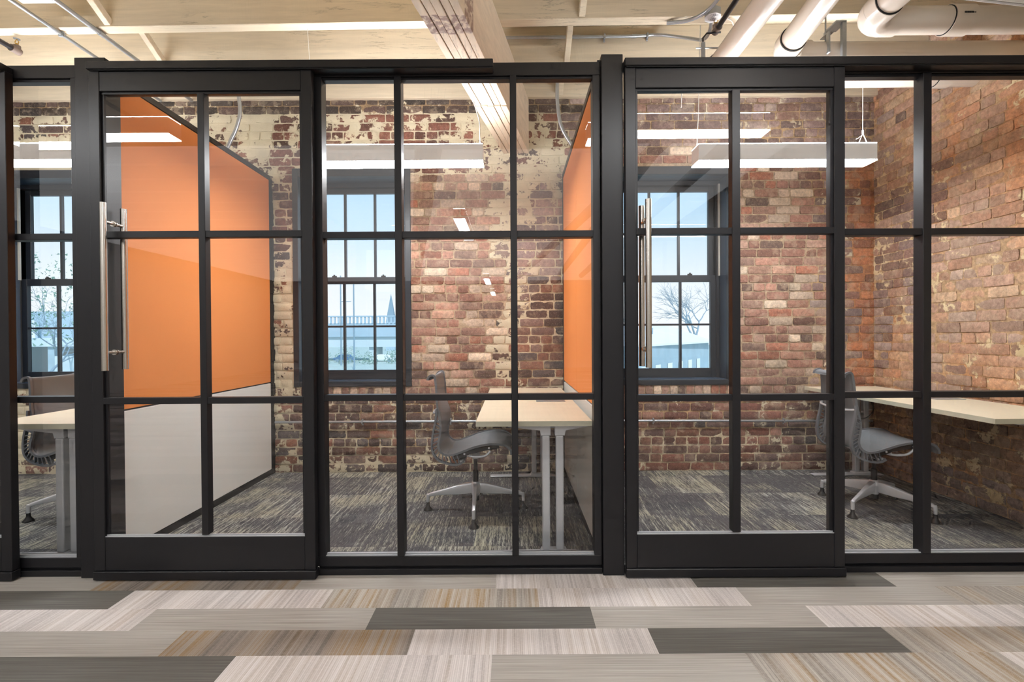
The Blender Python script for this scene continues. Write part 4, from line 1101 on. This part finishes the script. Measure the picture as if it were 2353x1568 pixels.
st = thing('church_steeple', 'pointed church steeple above the viaduct balustrade', 'steeple', (-45, 180, GZ))
MB().box(-46.6, -43.4, 178, 181, GZ, 7).build('tower', E_['bridge'], st)
MB().add([(-46.6, 178, 7), (-43.4, 178, 7), (-43.4, 181, 7), (-46.6, 181, 7), (-45, 179.5, 17.5)], [(0, 1, 4), (1, 2, 4), (2, 3, 4), (3, 0, 4)]).build('spire', E_['pole'], st)
def bush(x, y, r, h, seed, label):
    rnd = random.Random(seed); b = MB()
    for k in range(420):
        a = rnd.uniform(0, 6.28); q = r * math.sqrt(rnd.random()); z = h * rnd.random() * (1 - (q / r) ** 2 * .6)
        p = Vector((x + q * math.cos(a), y + q * math.sin(a), GZ + z)); s = .16
        b.add([p + Vector((rnd.uniform(-s, s), rnd.uniform(-s, s), rnd.uniform(-s, s))) for _ in range(3)], [(0, 1, 2)])
    b.tube([(x, y, GZ), (x, y, GZ + h * .6)], .05, 5)
    tag(b.build('shrub', E_['bush']), label, 'shrub', 'shrubs outside the centre window')
for k, (x, y, r, h) in enumerate([(-36, 90, 2.4, 3.4), (-30.5, 90, 2.6, 3.6), (-26.0, 88, 1.5, 2.6), (-22.4, 90, 1.6, 3.2), (-41, 92, 1.6, 3.0)]): bush(x, y, r, h, k, 'leafy shrub under the pale viaduct outside the centre window')
for k, x in enumerate((-33.2, -25.6)):
    t = thing('car', 'small parked car under the viaduct beside the %s' % ('widest shrubs' if k == 0 else 'utility pole'), 'car', (x, 96, GZ))
    MB().prism([(x - 2.1, GZ + .35), (x + 2.1, GZ + .35), (x + 2.1, GZ + .85), (x + 1.3, GZ + .95), (x + .7, GZ + 1.45), (x - 1.0, GZ + 1.45), (x - 1.6, GZ + .95), (x - 2.1, GZ + .85)], 95.2, 96.9).build('body', E_['car'] if k == 0 else E_['pale'], t, bevel=.05)
    MB().tube([(x - 1.3, 95.15, GZ + .34), (x - 1.3, 95.4, GZ + .34)], .34, 14).build('wheel', E_['pole'], t)
    MB().tube([(x + 1.3, 95.15, GZ + .34), (x + 1.3, 95.4, GZ + .34)], .34, 14).build('wheel', E_['pole'], t)
# seen through window 1
tree(-26.0, 26.5, 9.6, 1.05, 5, 'budding tree close outside the far left window', th=.14, leafy=True)
tree(-30.5, 32, 10.2, 1.05, 25, 'budding tree farther outside the far left window', th=.14, leafy=True)
b2 = thing('building', 'long grey hazy building with a loading deck outside the far left window', 'building', (-60, 62, GZ))
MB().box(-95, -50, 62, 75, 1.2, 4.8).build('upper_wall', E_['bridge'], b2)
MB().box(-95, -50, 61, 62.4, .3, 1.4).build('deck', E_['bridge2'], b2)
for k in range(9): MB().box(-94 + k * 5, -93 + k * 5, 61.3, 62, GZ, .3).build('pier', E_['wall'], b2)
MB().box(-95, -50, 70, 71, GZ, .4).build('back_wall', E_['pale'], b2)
MB().box(-60.5, -60.1, 60.8, 61, 1.4, 3.6).build('marker_post', E_['pale'], b2)
MB().box(-27.5, -22.0, 29, 29.6, GZ, .2).build('x', E_['bridge2'], None).name = 'garden_wall'
tag(bpy.data.objects['garden_wall'], 'pale low wall beside the trees outside the far left window', 'wall')

# ------------------------------------------------------------------ world & lights
wd = bpy.data.worlds.new('World'); bpy.context.scene.world = wd; wd.use_nodes = True
nt = wd.node_tree; nt.nodes.clear()
tc = nt.nodes.new('ShaderNodeTexCoord'); sep = nt.nodes.new('ShaderNodeSeparateXYZ'); rmp = nt.nodes.new('ShaderNodeValToRGB'); bg = nt.nodes.new('ShaderNodeBackground'); ow = nt.nodes.new('ShaderNodeOutputWorld')
nt.links.new(tc.outputs['Generated'], sep.inputs[0]); nt.links.new(sep.outputs[2], rmp.inputs[0]); nt.links.new(rmp.outputs[0], bg.inputs[0]); nt.links.new(bg.outputs[0], ow.inputs[0])
cr = rmp.color_ramp
stops = [(.0, lin((250, 252, 253))), (.10, lin((240, 248, 253))), (.20, lin((205, 231, 248))), (.32, lin((164, 208, 242))), (1.0, lin((110, 165, 225)))]
while len(cr.elements) < len(stops): cr.elements.new(.5)
for e, (p, c) in zip(cr.elements, stops): e.position = p; e.color = tuple(c) + (1,)
bg.inputs[1].default_value = 1.15
sun = bpy.data.lights.new('Sun', 'SUN'); sun.energy = 3.0; sun.angle = R(3); so = bpy.data.objects.new('Sun', sun); COL.objects.link(so); so.rotation_euler = (R(-38), R(25), 0)
so.rotation_euler = (R(40), 0, R(20))

def area(name, loc, rot, sx, sy, e, col=(1, .97, .93)):
    l = bpy.data.lights.new(name, 'AREA'); l.shape = 'RECTANGLE'; l.size = sx; l.size_y = sy; l.energy = e; l.color = col
    o = bpy.data.objects.new(name, l); COL.objects.link(o); o.location = loc; o.rotation_euler = rot
    return o
area('corridor_fill', (-2.8, -6.6, 3.27), (0, 0, 0), 11.6, 12.4, 540, (.97, .985, 1))

# drop bookkeeping properties
for o in bpy.data.objects:
    if '_world' in o: del o['_world']

sc = bpy.context.scene
sc.view_settings.view_transform = 'Standard'; sc.view_settings.look = 'None'; sc.view_settings.exposure = 0; sc.view_settings.gamma = 1
sc.cycles.use_denoising = True
try: sc.cycles.denoiser = 'OPENIMAGEDENOISE'
except Exception: pass
sc.cycles.max_bounces = 6; sc.cycles.diffuse_bounces = 3; sc.cycles.glossy_bounces = 3; sc.cycles.transparent_max_bounces = 8
sc.cycles.use_adaptive_sampling = True; sc.cycles.adaptive_threshold = .08; sc.cycles.adaptive_min_samples = 12
sc.cycles.sample_clamp_indirect = 6
sc.cycles.caustics_reflective = False; sc.cycles.caustics_refractive = False
